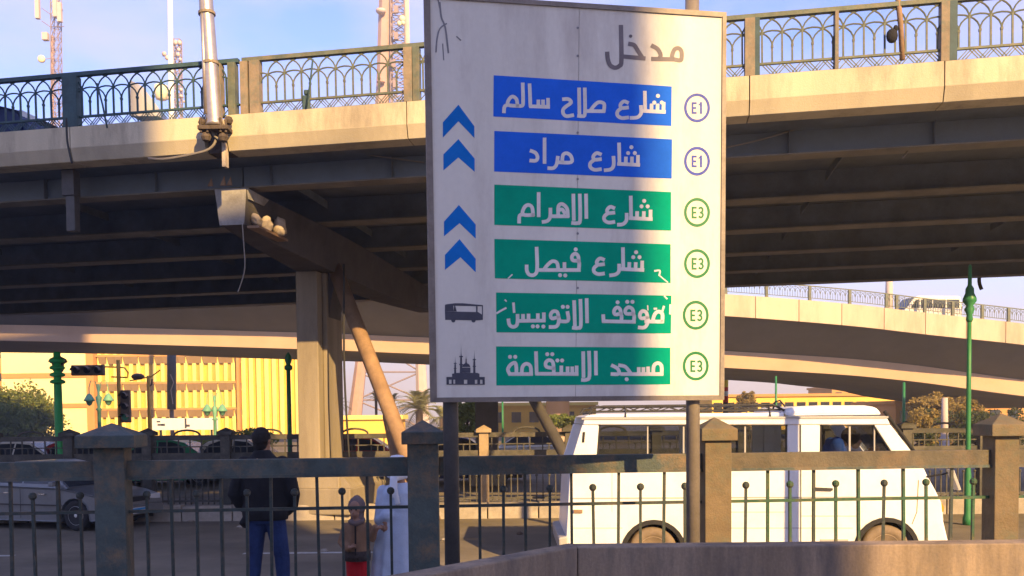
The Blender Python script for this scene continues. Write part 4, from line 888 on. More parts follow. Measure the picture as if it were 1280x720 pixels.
MB().tube([VV(975,512,.3), VV(978,502,.3), VV(984,500,.3), VV(991,508,.3)], .012, 6).build('rack_hoop', 'dark_metal', van)
for x in (770, 835, 905, 960, 1030):
    g = VV(x, 0).x; MB().box(g, g+.12, VY+.15, VY+.75, ROAD+.6, ROAD+1.32).box(g, g+.42, VY+.15, VY+.75, ROAD+.55, ROAD+.68).build('seat', 'interior', van, bev=.03)
    MB().box(g, g+.12, VY+.9, VY+1.5, ROAD+.6, ROAD+1.30).box(g, g+.42, VY+.9, VY+1.5, ROAD+.55, ROAD+.68).build('seat', 'interior', van, bev=.03)
MB().lathe([(.17, -.012), (.19, 0), (.17, .012)], tuple(VV(1100, 585, .45)), 16).build('steering_wheel', 'black', van)
# boxy minibus used far away
def minibus(label, paint, loc, rz, sc=1, name='minibus'):
    t = thing(name, label, 'minibus', (0, 0, 0)); hw = .82
    b = MB().prism([(-2.1,.35),(-2.12,1.1),(-2.0,1.9),(-1.8,1.96),(1.0,1.96),(1.25,1.88),(1.85,1.12),(2.15,.95),(2.2,.4)]+[], lambda p, q, s: (p, s, q), -hw, hw); b.build('body', paint, t, world=False, bev=.06)
    for sg_ in (-1, 1):
        for x0, x1, x2 in ((-1.9, -1.0, -1.0), (-.92, -.05, -.05), (.03, .85, .85), (.93, 1.55, 1.2)):
            MB().prism([(x0,1.15),(x1,1.15),(x2,1.72),(x0,1.72)], lambda p, q, s: (p, s, q), sg_*(hw+.004)-.006, sg_*(hw+.004)+.006).build('window', 'pane', t, world=False)
        for x in (-1.35, 1.4): wheel(t, x, sg_*(hw-.02), .33, .33, sg_, 'wheel', 5)
        MB().box(2.12, 2.22, sg_*.6-.12, sg_*.6+.12, .7, .85).build('headlight', 'lamp_glass', t, world=False)
    MB().add([(1.22,-.7,1.86),(1.22,.7,1.86),(1.83,.74,1.16),(1.83,-.74,1.16),(1.3,-.7,1.88),(1.3,.7,1.88),(1.9,.74,1.17),(1.9,-.74,1.17)], [(3,2,1,0),(4,5,6,7),(0,1,5,4),(1,2,6,5),(2,3,7,6),(3,0,4,7)]).build('windscreen', 'pane', t, world=False)
    t.location = V(loc); t.rotation_euler = (0, 0, rz); t.scale = (sc,)*3; return t
p, nr, _ = RR(Rs(1174)); p2, _, _ = RR(Rs(1190)); d = p2-p
o = minibus('white minibus with dark windows up on the far ramp at right', 'car_white', p+nr*1.6+Z(.78), atan2(d.y, d.x)+pi, 1.0); 
g = P(452, 560, 29); sedan('parked_car', 'red car seen through the far fence between the pier and the rusty brace', 'car_red', (g.x, 29, ROAD), .05)
g = P(660, 560, 33); sedan('parked_car', 'pale car behind the far fence under the sign', 'car_white', (g.x, 33, ROAD), 3.1)
g = P(570, 560, 27); sedan('parked_car', 'dark blue car behind the far fence between brace and sign pole', 'car_blue', (g.x, 27, ROAD), 0)

# ---------------------------------------------------------------- far fence
FY = 19.1
ff = thing('median_fence', 'far metal fence on the median with small capped posts and arched tops', 'fence', (0, FY, MEDZ))
fp = [-410, -310, -215, -115, -10, 87, 185, 283, 390, 498, 605, 712, 820, 927, 1035, 1132, 1228, 1330, 1430, 1530]
fx = [P(px, 560, FY).x for px in fp]
p0 = MB().box(-.10, .10, -.10, .10, 0, 1.52).build('post', 'far_fence', ff, world=False); p0.location = (fx[0], 0, 0)
cp0 = cap_mb(.16, .07, .09).build('post_cap', 'far_fence', ff, world=False); cp0.location = (fx[0], 0, 1.505)
pk = MB().box(-.012, .012, -.012, .012, 0, 1.42).build('picket', 'far_fence', ff, world=False)
pb = MB().box(-.012, .012, -.012, .012, .0, .55).ball((0, 0, .57), .032, 8).build('ball_picket', 'far_fence', ff, world=False)
fpk = True; fpb = True
pl0 = MB().box(-.10, .10, -.10, .10, 0, 1.52).build('post', 'far_post_lit', ff, world=False); cl0 = cap_mb(.16, .07, .09).build('post_cap', 'far_post_lit', ff, world=False)
for i, x in enumerate(fx):
    if i:
        if fp[i] == 605: pl0.location = (x, 0, 0); cl0.location = (x, 0, 1.505)
        else: inst(p0, ff, (x, 0, 0)); inst(cp0, ff, (x, 0, 1.505))
    if i == len(fx)-1: break
    a, b = x+.10, fx[i+1]-.10
    Tf = lambda q, r, s: V((q, FY+r, MEDZ+s))
    MB(Tf).box(a, b, -.04, .04, 1.40, 1.50).build('top_rail', 'far_fence', ff); MB(Tf).box(a, b, -.035, .035, .80, 1.12).build('middle_panel', 'far_fence', ff)
    MB(Tf).box(a, b, -.018, .018, 1.24, 1.265).build('thin_rail', 'far_fence', ff); MB(Tf).box(a, b, -.025, .025, .06, .10).build('bottom_rail', 'far_fence', ff)
    m_ = (a+b)/2; MB(Tf).tube([(m_+.28*cos(t), 0, 1.50+.11*sin(t)) for t in [pi*k/8 for k in range(9)]], .022, 6).build('top_arch', 'far_fence', ff)
    n = 12
    for k in range(n):
        q = lerp(a, b, (k+.5)/n)
        if k % 2 == 0:
            if fpk: fpk = False; pk.location = (q, 0, 0)
            else: inst(pk, ff, (q, 0, 0))
        else:
            if fpb: fpb = False; pb.location = (q, 0, 0)
            else: inst(pb, ff, (q, 0, 0))
            if k % 4 == 1: inst(pb, ff, (q, 0, .84), 0, (1, 1, .7))
# ---------------------------------------------------------------- background buildings
BY = 110
ob = thing('ochre_building', 'long bright yellow office building with vertical fins, behind the left road', 'building', (P(190, 530, BY).x, BY, ROAD))
def bx(px): return (px-640)/F*BY
XA, X1, X2, X3 = bx(4), bx(118), bx(300), bx(385)
Tb = lambda x, y, z: V((x, BY+y, z))
MB(Tb).box(XA, X3, .9, 14, ROAD, 15).build('core', 'bld', ob); MB(Tb).box(XA, X1, 0, .89, ROAD, 15).build('plain_wing', 'bld_cream', ob)
MB(Tb).box(XA-.02, X3+.02, -.3, 14.2, 15, 15.5).build('roof_edge', 'bld_band', ob)
def zy(py): return CAMZ+(524-py)/F*BY
for py0, py1 in ((471, 465), (508.5, 503)): MB(Tb).box(XA+.05, X1-.8, -.12, -.002, zy(py0), zy(py1)).build('wall_band', 'bld_band', ob)
MB(Tb).box(X1-.75, X1+.2, -.25, .885, ROAD, 14.9).build('corner_pier', 'bld_band', ob)
for z in (zy(478), zy(511), zy(444), zy(411)): MB(Tb).box(X1+.2, X2, .35, .895, z-.12, z+.14).build('floor_band', 'bld_band', ob)
n = 9; pitch = (X2-X1-.4)/n
fin = MB().box(-.22, .22, -.35, .0, 0, 15).build('fin', 'bld_pale', ob, world=False); ff_ = False
shd = MB().add([(-.45,-.35,0),(.45,-.35,0),(-.45,.0,0),(.45,.0,0),(-.45,.0,-.9),(.45,.0,-.9),(-.45,-.34,-.02),(.45,-.34,-.02)], [(0,1,3,2),(2,3,5,4),(4,5,7,6),(6,7,1,0),(0,2,4,6),(1,7,5,3)]).build('sunshade', 'bld_brown', ob, world=False)
shut = MB().box(-.5, .5, .0, .06, 0, 2.2).build('shutter', 'bld_dark', ob, world=False); s1_ = s2_ = False
for k in range(n):
    cx = X1+.2+pitch*(k+.5)
    for dx in (-.62, .30):
        loc = (cx+dx-ob.location.x, .89, 0)
        if not ff_: fin.location = loc; ff_ = True
        else: inst(fin, ob, loc)
    for z in (zy(478), zy(511), zy(444)):
        for dx in (-.16, .95):
            loc = (cx+dx-ob.location.x, .55, z-.13-ROAD)
            if not s1_: shd.location = loc; s1_ = True
            else: inst(shd, ob, loc)
        loc = (cx-.16-ob.location.x, .83, z+.35-ROAD)
        if not s2_: shut.location = loc; s2_ = True
        else: inst(shut, ob, loc)
flu = MB().box(-.28, .28, -.45, 0, 0, 15.1).build('flute', 'bld_pale', ob, world=False, bev=.1); flu.location = (X2+.4-ob.location.x, .9, 0)
k = 1
while X2+.4+k*.95 < X3: inst(flu, ob, (X2+.4+k*.95-ob.location.x, .9+random.uniform(-.1, .1), 0)); k += 1
MB(Tb).box(X2-.3, X2+.02, -.1, .88, ROAD, 15).build('corner_pier', 'bld_band', ob)

def lowbuild(label, px0, px1, py, Y, m, mb_='bld_band', depth=10, wins=0, name='low_building', base=None, wname='window'):
    a, b = P(px0, py, Y), P(px1, py, Y); zt = (a.z+b.z)/2; zb = ROAD if base is None else base
    t = thing(name, label, 'building', ((a.x+b.x)/2, Y, zb))
    MB().box(a.x, b.x, Y, Y+depth, zb, zt-.3).build('wall', m, t); MB().box(a.x-.2, b.x+.2, Y-.2, Y+depth+.2, zt-.3, zt).build('parapet', mb_, t)
    if wins:
        w = MB().box(-.45, .45, -.06, .02, -.5, .5).build('window', 'pane', t, world=False); first = True
        for r in range(max(1, int((zt-zb)/3))):
            for k in range(wins):
                loc = (lerp(a.x, b.x, (k+.5)/wins)-t.location.x, -.001, (zt-zb)-1.4-r*3)
                if loc[2] < .8: continue
                if first: w.location = loc; first = False
                else: inst(w, t, loc)
        if first: bpy.data.objects.remove(w)
    return t
lowbuild('long low yellow wall building beyond the van, right of the sign', 890, 1128, 492, 95, 'wall_yellow', wins=16)
lowbuild('peach coloured taller block above the yellow wall right of the sign', 1040, 1122, 482, 125, 'bld_band', wins=5)
lowbuild('low yellow building under the sign between the poles', 612, 745, 503, 85, 'wall_yellow', 'bld_pale', wins=6)
lowbuild('low bright yellow wall between the pier and the rusty brace', 421, 500, 519, 62, 'wall_yellow', 'bld_pale', 3)
lowbuild('dusty brick building behind the trees at right', 1120, 1300, 500, 80, 'bld_band', wins=8)
lowbuild('grey beige building far beyond the left edge', -260, -20, 470, 120, 'tower_grey', wins=9)
lowbuild('grey beige block far beyond the right edge', 1290, 1500, 478, 110, 'tower_grey', wins=8)
for pxa, pxb, lab_, hh in ((-50, 4, 'brown reddish block at the left edge behind the bushy tree', 452), ):
    lowbuild(lab_, pxa, pxb, 430, 118, 'bld_band', wins=4)
# tall block behind the camera that shades the left half
ax = 1.12-SUN_DX*36.5; ax2 = -5.5-SUN_DX*44
at = thing('apartment_block', 'tall grey beige apartment block standing behind the viewer', 'building', (ax-15, -38, ROAD))
MB().box(ax-30, ax, -48, -30, ROAD, 31).build('wall', 'tower_grey', at); MB().box(ax-30, ax2, -48, -30, 31.01, 63).build('upper_wall', 'tower_grey', at)
wn = MB().box(-.8, .8, -.02, .05, -.8, .8).build('window', 'pane', at, world=False); wn.location = (-13, 8, 3)
for r in range(0, 18, 2):
    for k in range(5): inst(wn, at, (-13+k*5.6, 8, 3+r*3.3))

# ---------------------------------------------------------------- street poles and signals
def gpole(label, px, Y, ytop, r, m='green_pole', base_z=MEDZ, head='ball', name='green_post'):
    a = P(px, ytop, Y); t = thing(name, label, 'street post', (a.x, Y, base_z)); h = a.z-base_z
    MB().lathe([(r*1.9, 0), (r*1.9, .12), (r*1.35, .2), (r*1.3, .9), (r, 1.0), (r*.95, h*.6), (r*.8, h)], (a.x, Y, base_z), 14).build('shaft', m, t, smooth=True)
    if head == 'ball': MB().lathe([(r*.8, 0), (r*1.7, .04), (r*1.7, .1), (r*.9, .14), (r*1.5, .24), (r*1.2, .34), (.01, .42)], (a.x, Y, a.z-.1), 12).build('finial', m, t, smooth=True)
    if head == 'ornate': MB().lathe([(r*.8, -.35), (r*1.4, -.3), (r*1.1, -.22), (r*2.0, -.12), (r*1.3, -.06), (r*2.7, .02), (r*2.6, .07), (r*1.7, .16), (r*1.6, .24), (r*.8, .3), (r*.7, .62), (.01, .66)], (a.x, Y, a.z), 14).build('finial', m, t, smooth=True)
    if head == 'discs':
        for k in range(4): MB().lathe([(r*1.2, -.02), (r*1.7, .0), (r*1.7, .05), (r*1.2, .08)], (a.x, Y, a.z-.75+k*.17), 14).build('disc', m, t, smooth=True)
    return t
gpole('thick bright green post left of the big fence post', 71, 21.6, 440, .10, 'green_sunlit', head='discs', base_z=ROAD)
gpole('slim tall green post with ball top left of the pier', 360.5, 20.3, 458, .055)
gpole('tall green post with ornate finial at right', 1212, 15.6, 378, .042, head='ornate', base_z=ROAD)
gpole('thin dark green post rising behind the van roof', 970, 40, 470, .055, head=None, base_z=ROAD)
gpole('thin green post behind the front of the van', 1130, 34, 478, .06, head=None, base_z=ROAD)
gpole('pale concrete post among the golden trees at right', 1181, 36, 497, .14, 'mast_pale', ROAD, None, 'concrete_post')
gpole('thin green post seen between the sign poles at left', 628, 38, 500, .05, head=None, base_z=ROAD)
t = thing('street_lamp', 'dark slim lamp standing right beside the thick green post', 'street lamp', (P(75, 540, 24).x, 24, ROAD)); g = t.location.copy()
MB().tube([(g.x, 24, ROAD), (g.x, 24, P(75, 466, 24).z)], .06, 10).build('shaft', 'dark_metal', t); MB().lathe([(.05, 0), (.13, .1), (.15, .28), (.24, .34), (.2, .42), (.05, .5)], (g.x, 24, P(75, 468, 24).z), 12).build('lantern', 'dark_metal', t, smooth=True)
def lantern_post(label, px, Y, ytop, w):
    a = P(px, ytop, Y); t = thing('lantern_post', label, 'street lamp', (a.x, Y, ROAD)); k = F/Y
    MB().lathe([(.16, 0), (.15, .5), (.09, .7), (.075, a.z-ROAD-1.2), (.14, a.z-ROAD-1.15), (.06, a.z-ROAD-1.05), (.14, a.z-ROAD-.6), (.05, a.z-ROAD-.5), (.045, a.z-ROAD)], (a.x, Y, ROAD), 12).build('shaft', 'green_pale', t, smooth=True)
    for s_ in (-1, 1):
        pts = [(a.x, Y, a.z-.5), (a.x+s_*w*.3, Y, a.z+.1), (a.x+s_*w*.8, Y, a.z+.15), (a.x+s_*w, Y, a.z-.15), (a.x+s_*w, Y, a.z-.45)]
        MB().tube(pts, .02, 6).build('arm', 'green_pale', t); o = MB().lathe([(.02, 0), (.10, -.06), (.22, -.28), (.24, -.34), (.15, -.36), (.10, -.5), (.02, -.56)], (a.x+s_*w, Y, a.z-.42), 12).build('lantern', 'green_pale', t, smooth=True)
    return t
lantern_post('pale green post with two hanging lanterns right of the thick green post', 123, 40, 480, .43); lantern_post('pale green post with two hanging lanterns in front of the white billboard', 268, 42, 494, .36)
ts = thing('traffic_signal', 'yellow traffic signal mast with arm, hanging lamps and a three lamp head', 'traffic light', (P(150, 540, 34).x, 34, ROAD)); g = ts.location
zz = lambda py, px=150, Y=34: P(px, py, Y).z
xx = lambda px, Y=34: P(px, 500, Y).x
MB().tube([(g.x, 34, ROAD), (g.x, 34, zz(450))], .07, 10).build('mast', 'yellow_steel', ts, smooth=True)
MB().tube([(xx(97), 34, zz(457)), (xx(150), 34, zz(459)), (xx(157), 34, zz(460)), (xx(161), 34, zz(466)), (xx(160), 34, zz(472)), (xx(140), 34, zz(471))], .03, 8).build('arm', 'yellow_steel', ts, smooth=True)
MB().tube([(xx(99), 34, zz(458)), (xx(101), 34, zz(465)), (xx(108), 34, zz(467))], .02, 6).build('hanger', 'yellow_steel', ts)
def head3(x, z, hor, parent, lit=None):
    s = .19
    b = MB(); L_ = .62
    if hor: b.box(x-L_, x+L_, 33.85, 34.05, z-.2, z+.2)
    else: b.box(x-.17, x+.17, 33.85, 34.05, z-.62, z+.62)
    h = b.build('signal_head', 'signal', parent, bev=.03)
    for k in range(3):
        cx, cz = (x-.4+k*.4, z) if hor else (x, z+.4-k*.4)
        MB(lambda a, b_, c: V((cx+a, 33.85+c, cz+b_))).lathe([(.13, -.012), (.13, .0)], n=14).build('lens', 'sig_green' if (lit == k) else 'black', h)
        vz = MB(); n = 8
        vs = [(cx+.15*cos(pi*q/n), 33.85-dy, cz+.15*sin(pi*q/n)+(0 if dy == 0 else -.02)) for q in range(n+1) for dy in (0, .24)]
        vz.add(vs, [(2*q, 2*q+1, 2*q+3, 2*q+2) for q in range(n)]).build('visor', 'signal', h)
head3(xx(112), zz(463, 112), True, ts); head3(xx(158), zz(508, 158), False, ts, 2)
t2 = thing('flood_lamp_mast', 'slender yellow mast carrying a wide grey lamp head, right of the signal mast', 'lamp mast', (xx(186), 34, ROAD))
MB().tube([(xx(186), 34, ROAD), (xx(186), 34, zz(470))], .06, 8).build('mast', 'yellow_steel', t2, smooth=True); MB().tube([(xx(163), 34, zz(476)), (xx(190), 34, zz(471)), (xx(201), 34, zz(463))], .025, 6).build('arm', 'yellow_steel', t2)
MB().ball((xx(173), 34, zz(471)), .26, 12, 1, .6, .5).build('lamp_head', 'signal', t2, smooth=True); MB().tube([(xx(186), 34, zz(484)), (xx(190), 34, zz(481)), (xx(191), 34, zz(474))], .03, 6).build('bracket', 'signal', t2)
a, b = P(190, 523, 50), P(272, 537, 50); t = thing('billboard', 'long low white billboard with faint dark marks above the far fence', 'billboard', ((a.x+b.x)/2, 50, ROAD))
MB().box(a.x, b.x, 50, 50.12, b.z, a.z).build('panel', 'board', t)
for x in (a.x+.4, b.x-.4): MB().box(x-.05, x+.05, 50.13, 50.23, ROAD, a.z).build('leg', 'dark_metal', t)
mb = MB()
for px, py, w, h in ((200, 531, .14, .05), (204, 531, .1, .06), (198, 527, .1, .04), (232, 529, .05, .28), (235, 532, .10, .06)):
    c = P(px, py, 49.99); mb.box(c.x-w, c.x+w, 49.985, 49.995, c.z-h, c.z+h)
mb.build('print_marks', 'sign_icon', t)
g = P(907, 500, 30); t = thing('striped_pole', 'short red, white and yellow striped pole beside the lower right corner of the sign', 'striped pole', (g.x, 30, ROAD))
zs = [P(907, y, 30).z for y in (560, 503, 495, 489, 484, 475)]
for i, m in enumerate(('dark_metal', 'red_paint', 'car_white', 'red_paint', 'yellow_paint')): MB().tube([(g.x, 30, zs[i]), (g.x, 30, zs[i+1])], .09, 10).build('stripe', m, t)
# lamp post off to the right whose shadow falls on the van
t = thing('street_lamp', 'plain grey street lamp standing beyond the right edge near the fence', 'street lamp', (4.94, 7.9, 0))
MB().tube([(4.94, 7.9, 0), (4.94, 7.9, 7)], .085, 12).build('shaft', 'pole', t, smooth=True); MB().tube([(4.94, 7.9, 7), (4.98, 8.3, 7.4), (5.1, 9.3, 7.5)], .05, 8).build('arm', 'pole', t)
MB().ball((5.12, 9.6, 7.48), .3, 12, .6, 1.2, .35).build('lamp_head', 'galv', t, smooth=True)

# ---------------------------------------------------------------- telecom masts
def latt(mb, A, Bp, w0, w1, n, r=.05, wy=None):
    """lattice column from A to Bp, face width w0 to w1"""
    A, Bp = V(A), V(Bp); cor = [(-1, -1), (1, -1), (1, 1), (-1, 1)]
    def c(t, k): w = lerp(w0, w1, t)/2; return A.lerp(Bp, t)+V((cor[k][0]*w, cor[k][1]*w, 0))
    for k in range(4): mb.tube([c(0, k), c(1, k)], r*1.4, 5)
    for i in range(n):
        t0, t1 = i/n, (i+1)/n
        for k in range(4):
            j = (k+1) % 4; mb.tube([c(t0, k), c(t1, j)], r, 4, cap=False); mb.tube([c(t0, j), c(t1, k)], r, 4, cap=False); mb.tube([c(t1, k), c(t1, j)], r, 4, cap=False)
    return mb
def antenna(parent, px, y0, y1, Y, w=.26, m='mast_pale'):
    a, b = P(px, y1, Y), P(px, y0, Y); MB().box(a.x-w, a.x+w, Y-.8-w, Y-.8+w, a.z, b.z).build('panel_antenna', m, parent, bev=.03)
TY = 117
g = P(69, 500, TY); tw = thing('telecom_mast', 'lattice phone mast with pale panel antennas at upper left', 'phone mast', (g.x, TY, 15.5))
tag(latt(MB(), (P(69, 200, TY).x, TY, 15.5), (P(69, -60, TY).x, TY, P(69, -60, TY).z), 1.03, .92, 34, .036).build('lattice', 'lattice', tw), kind=None)
MB().tube([V((P(64, 300, TY).x, TY, 15.5)), P(65, 45, TY)], .21, 8).build('pale_leg', 'mast', tw)
for px, y0, y1 in ((51.5, -2, 27), (73.5, -6, 25), (79, 7, 31)): antenna(tw, px, y0, y1, TY)
MB().tube([P(52, 26, TY-.8), P(62, 33, TY-.4), P(80, 33, TY-.8)], .055, 6).build('bracket', 'lattice', tw); MB().tube([P(52, 10, TY-.8), P(66, 20, TY), P(79, 12, TY-.8)], .055, 6).build('bracket', 'lattice', tw)
c = P(57, 46, TY-.5); MB().box(c.x-.37, c.x+.37, c.y-.33, c.y+.33, c.z-.47, c.z+.5).build('equipment_box', 'mast_pale', tw, bev=.04)
c = P(51.5, 73.5, TY-.5); MB(lambda x, y, z: c+V((x, z, y))).lathe([(.02, .4), (.4, .33), (.5, .03), (.43, -.13), (.02, -.2)], n=14).build('dish', 'dish', tw, smooth=True)
MB().tube([c+V((.1, .1, 0)), P(64, 73, TY)], .05, 5).build('dish_arm', 'lattice', tw)
TY = 130
g = P(485, 520, TY); tw = thing('telecom_tower', 'big pinkish tower with two leaning legs, dishes and bracing left of the sign', 'tower', (g.x, TY, ROAD))
def PT(px, py, dy=0): return P(px, py, TY+dy)
MB().tube([PT(442, 535), PT(451, 455), PT(479, 115), PT(484, -60)], [1.1, .85, 1.05, 1.0], 8).build('leg', 'mast', tw)
MB().tube([PT(529, 535), PT(526, 455), PT(510, 115), PT(507, -60)], [1.0, .8, .45, .4], 8).build('leg', 'mast_pale', tw)
latt(MB(), PT(500, 200), PT(497, -60), 2.3, 1.9, 22, .07).build('lattice', 'lattice', tw)
mb = MB()
for y0, y1 in ((535, 500), (500, 465), (465, 420), (420, 360), (360, 290), (290, 210)):
    l0, l1 = lerp(484, 442, y0/535), lerp(484, 442, y1/535); r0, r1 = lerp(507, 529, y0/535), lerp(507, 529, y1/535)
    mb.tube([PT(l0, y0), PT(r1, y1)], .12, 5); mb.tube([PT(r0, y0), PT(l1, y1)], .12, 5); mb.tube([PT(l1, y1), PT(r1, y1)], .12, 5)
mb.build('bracing', 'lattice', tw)
c = PT(476, 15, -1.5); MB().lathe([(.4, -.25), (.7, .0), (.72, .3), (.3, .4)], tuple(c), 12).build('platform', 'mast_pale', tw, smooth=True)
c = PT(476, 103, -1.5); MB().lathe([(.2, -.15), (.6, .0), (.6, .15), (.2, .25)], tuple(c), 12).build('platform', 'mast', tw, smooth=True)
for px, py, r in ((502.5, 23, .45), (499, 29, .35), (503.5, 28, .3)):
    c = PT(px, py, -2); MB(lambda x, y, z: c+V((x, z, y))).lathe([(.02, .3), (r*.8, .25), (r, .02), (.02, -.1)], n=12).build('dish', 'dish', tw, smooth=True)
for px, py in ((495, 12), (495, 45), (505, 60), (492, 80), (506, 90), (494, 105)):
    c = PT(px, py, -1.6); MB().box(c.x-.3, c.x+.3, c.y-.2, c.y+.2, c.z-.5, c.z+.5).build('panel_antenna', 'lattice', tw)
PY_ = 86; g = P(214.5, 500, PY_); t = thing('tall_pole', 'tall white pole with lower part coloured dark blue for shade, left of the silver light pole', 'pole', (g.x, PY_, ROAD))
MB().tube([(g.x, PY_, ROAD), P(214.5, 512, PY_)], .2, 12).build('footing', 'lattice', t, smooth=True)
MB().tube([P(214.5, 512, PY_), P(214.5, 400, PY_)], .42, 16).build('shaded_base', 'tall_pole_shade', t, smooth=True)  # lower shaft, its shade coloured in as dark blue
MB().tube([P(214.5, 400, PY_), P(214.2, 130, PY_), P(212, -40, PY_)], [.30, .26, .21], 14).build('shaft', 'car_white', t, smooth=True)
mb = MB(); mb.tube([P(213, 468, PY_-.45), P(217, 478, PY_-.45), P(213.5, 488, PY_-.45), P(216, 505, PY_-.45)], .05, 5).build('faded_print', 'mast_pale', t)
TY = 116; g = P(220, 300, TY); t = thing('antenna_cluster', 'small distant antenna mast with round pieces behind the white pole', 'phone mast', (g.x, TY, 15.5))
latt(MB(), (P(222, 300, TY).x, TY, 15.5), P(222, 50, TY), 1.0, .8, 34, .045).build('lattice', 'lattice', t)
for px, py, r in ((219, 53, .3), (224, 53, .3), (223, 62, .22), (222, 68, .25), (225, 74, .2), (205, 67, .28), (209, 72, .3), (230, 127, .15), (226, 120, .2), (209, 122, .25), (226, 112, .22)):
    c = P(px, py, TY-.6); MB(lambda x, y, z: c+V((x, z, y))).lathe([(.02, .2), (r, .15), (r*1.1, 0), (.02, -.1)], n=10).build('dish', 'mast_pale', t, smooth=True)
MB().tube([P(203, 70, TY-.5), P(224, 70, TY-.5)], .06, 5).build('bracket', 'lattice', t); MB().tube([P(203, 122, TY-.5), P(230, 122, TY-.5)], .06, 5).build('bracket', 'lattice', t)
c = P(201.5, 116, TY-1); MB().lathe([(.2, -1.0), (.7, -.8), (.85, .1), (.8, .9), (.3, 1.0)], tuple(c), 14).build('drum', 'dish', t, smooth=True)
q = [P(163, 145, 18.2), P(163, 100, 18.2), P(197, 145, 18.2)]; q2 = [v+V((.1, .35, 0)) for v in q]
tag(MB().add([tuple(v) for v in q+q2], [(0,1,2),(5,4,3),(0,3,4,1),(1,4,5,2),(2,5,3,0)]).build('sloping_board', 'tower_grey'), 'grey brown triangular sloping board standing on the bridge left of the white pole', 'board')

# ---------------------------------------------------------------- trees and plants
def foliage(name, m, parent, c, rx, ry, rz, n, size, seed, clumps=40, flat=0):
    rnd = random.Random(seed); vs = []; fs = []
    cl = []
    for _ in range(clumps):
        while True:
            p = V((rnd.uniform(-1, 1), rnd.uniform(-1, 1), rnd.uniform(-1, 1)))
            if .35 < p.length < .92: break
        cl.append((p, rnd.uniform(.16, .34)))
    for i in range(n):
        p, r = cl[i % clumps]; d = V((rnd.gauss(0, 1), rnd.gauss(0, 1), rnd.gauss(0, 1))); d = d.normalized()*r*rnd.uniform(.5, 1.05)
        q = p+d; q = V((q.x*rx, q.y*ry, q.z*rz))+V(c)
        a = V((rnd.gauss(0, 1), rnd.gauss(0, 1), rnd.gauss(0, 1))).normalized(); b = a.cross(V((rnd.gauss(0, 1), rnd.gauss(0, 1), rnd.gauss(0, 1)))).normalized()
        s = size*rnd.uniform(.6, 1.3); k = len(vs)
        vs += [tuple(q-a*s), tuple(q+b*s*.45), tuple(q+a*s), tuple(q-b*s*.45)]; fs.append((k, k+1, k+2, k+3))
    me = bpy.data.meshes.new(name); me.from_pydata(vs, [], fs); me.materials.append(M[m]); o = bpy.data.objects.new(name, me); COL.objects.link(o)
    if parent is not None: o.parent = parent; o.matrix_parent_inverse = WM(parent).inverted()
    return o
def tree(label, px, py, Y, rx, rz, n, size, m, seed, th=None, name='tree', gz=ROAD, clumps=46):
    c = P(px, py, Y); t = thing(name, label, 'tree', (c.x, Y, gz)); rnd = random.Random(seed)
    MB().tube([(c.x, Y, gz), (c.x+.06*rx, Y, gz+(c.z-gz)*.5), (c.x, Y+.05, c.z)], [.09*rx+.05, .07*rx+.04, .03*rx+.02], 8).build('trunk', 'bark', t, smooth=True)
    for k in range(6):
        a = k*1.05+rnd.random(); s0 = V((c.x, Y, lerp(gz, c.z, .6+.05*k)))
        MB().tube([s0, s0+V((cos(a)*rx*.35, sin(a)*rx*.35, rz*.35)), s0+V((cos(a)*rx*.7, sin(a)*rx*.7, rz*.5))], [.035*rx+.02, .02*rx+.01, .008], 6).build('limb', 'bark', t)
    foliage('crown', m, t, c, rx, rx*.9, rz, n, size, seed, clumps); return t
tree('big round bushy green tree at the left edge above the far fence', 8, 533, 99, 5.7, 4.7, 30000, .21, 'leaf', 1, clumps=150)
for i, (px, py, Y, rx, rz, m, l) in enumerate([(1150, 532, 44, 1.2, 1.0, 'leaf_dry_lit', 'dry sunlit-gold tree just beyond the van front'), (1185, 535, 46, 1.9, 1.2, 'leaf_dark', 'dark low tree behind the pale concrete post'), (1205, 520, 50, 1.2, .96, 'leaf_dry_lit', 'golden leafy tree beside the tall green post at right'),
    (1255, 540, 46, 2.2, 1.3, 'leaf_dark', 'dark bushy tree at the right edge behind the last fence post'), (1165, 508, 60, 1.6, .9, 'leaf_dry_lit', 'distant golden tree top under the ramp at right'), (707, 524, 50, 1.0, .45, 'leaf', 'small green bush under the sign to the left of the van roof'),
    (584, 520, 36, .55, .8, 'leaf', 'narrow green shrub between the sign pole and the dark column'), (933, 500, 93, .9, 1.1, 'leaf_dry_lit', 'small dry golden tree above the yellow wall right of the sign'), (1228, 555, 40, 1.6, 1.0, 'leaf_dark', 'low dark shrub behind the tall green post'), (300, 562, 36, 2.0, .9, 'leaf', 'green hedge seen through the far fence left of the man in black'), (235, 566, 36, 1.8, .8, 'leaf', 'green hedge seen through the far fence under the billboard'), (1135, 560, 38, 1.5, .9, 'leaf_dark', 'dark shrub seen just ahead of the van windscreen')]):
    tree(l, px, py, Y, rx, rz, 5200, .08 if Y < 60 else .12, m, 20+i, name='tree' if rz > .95 else 'shrub', clumps=34)
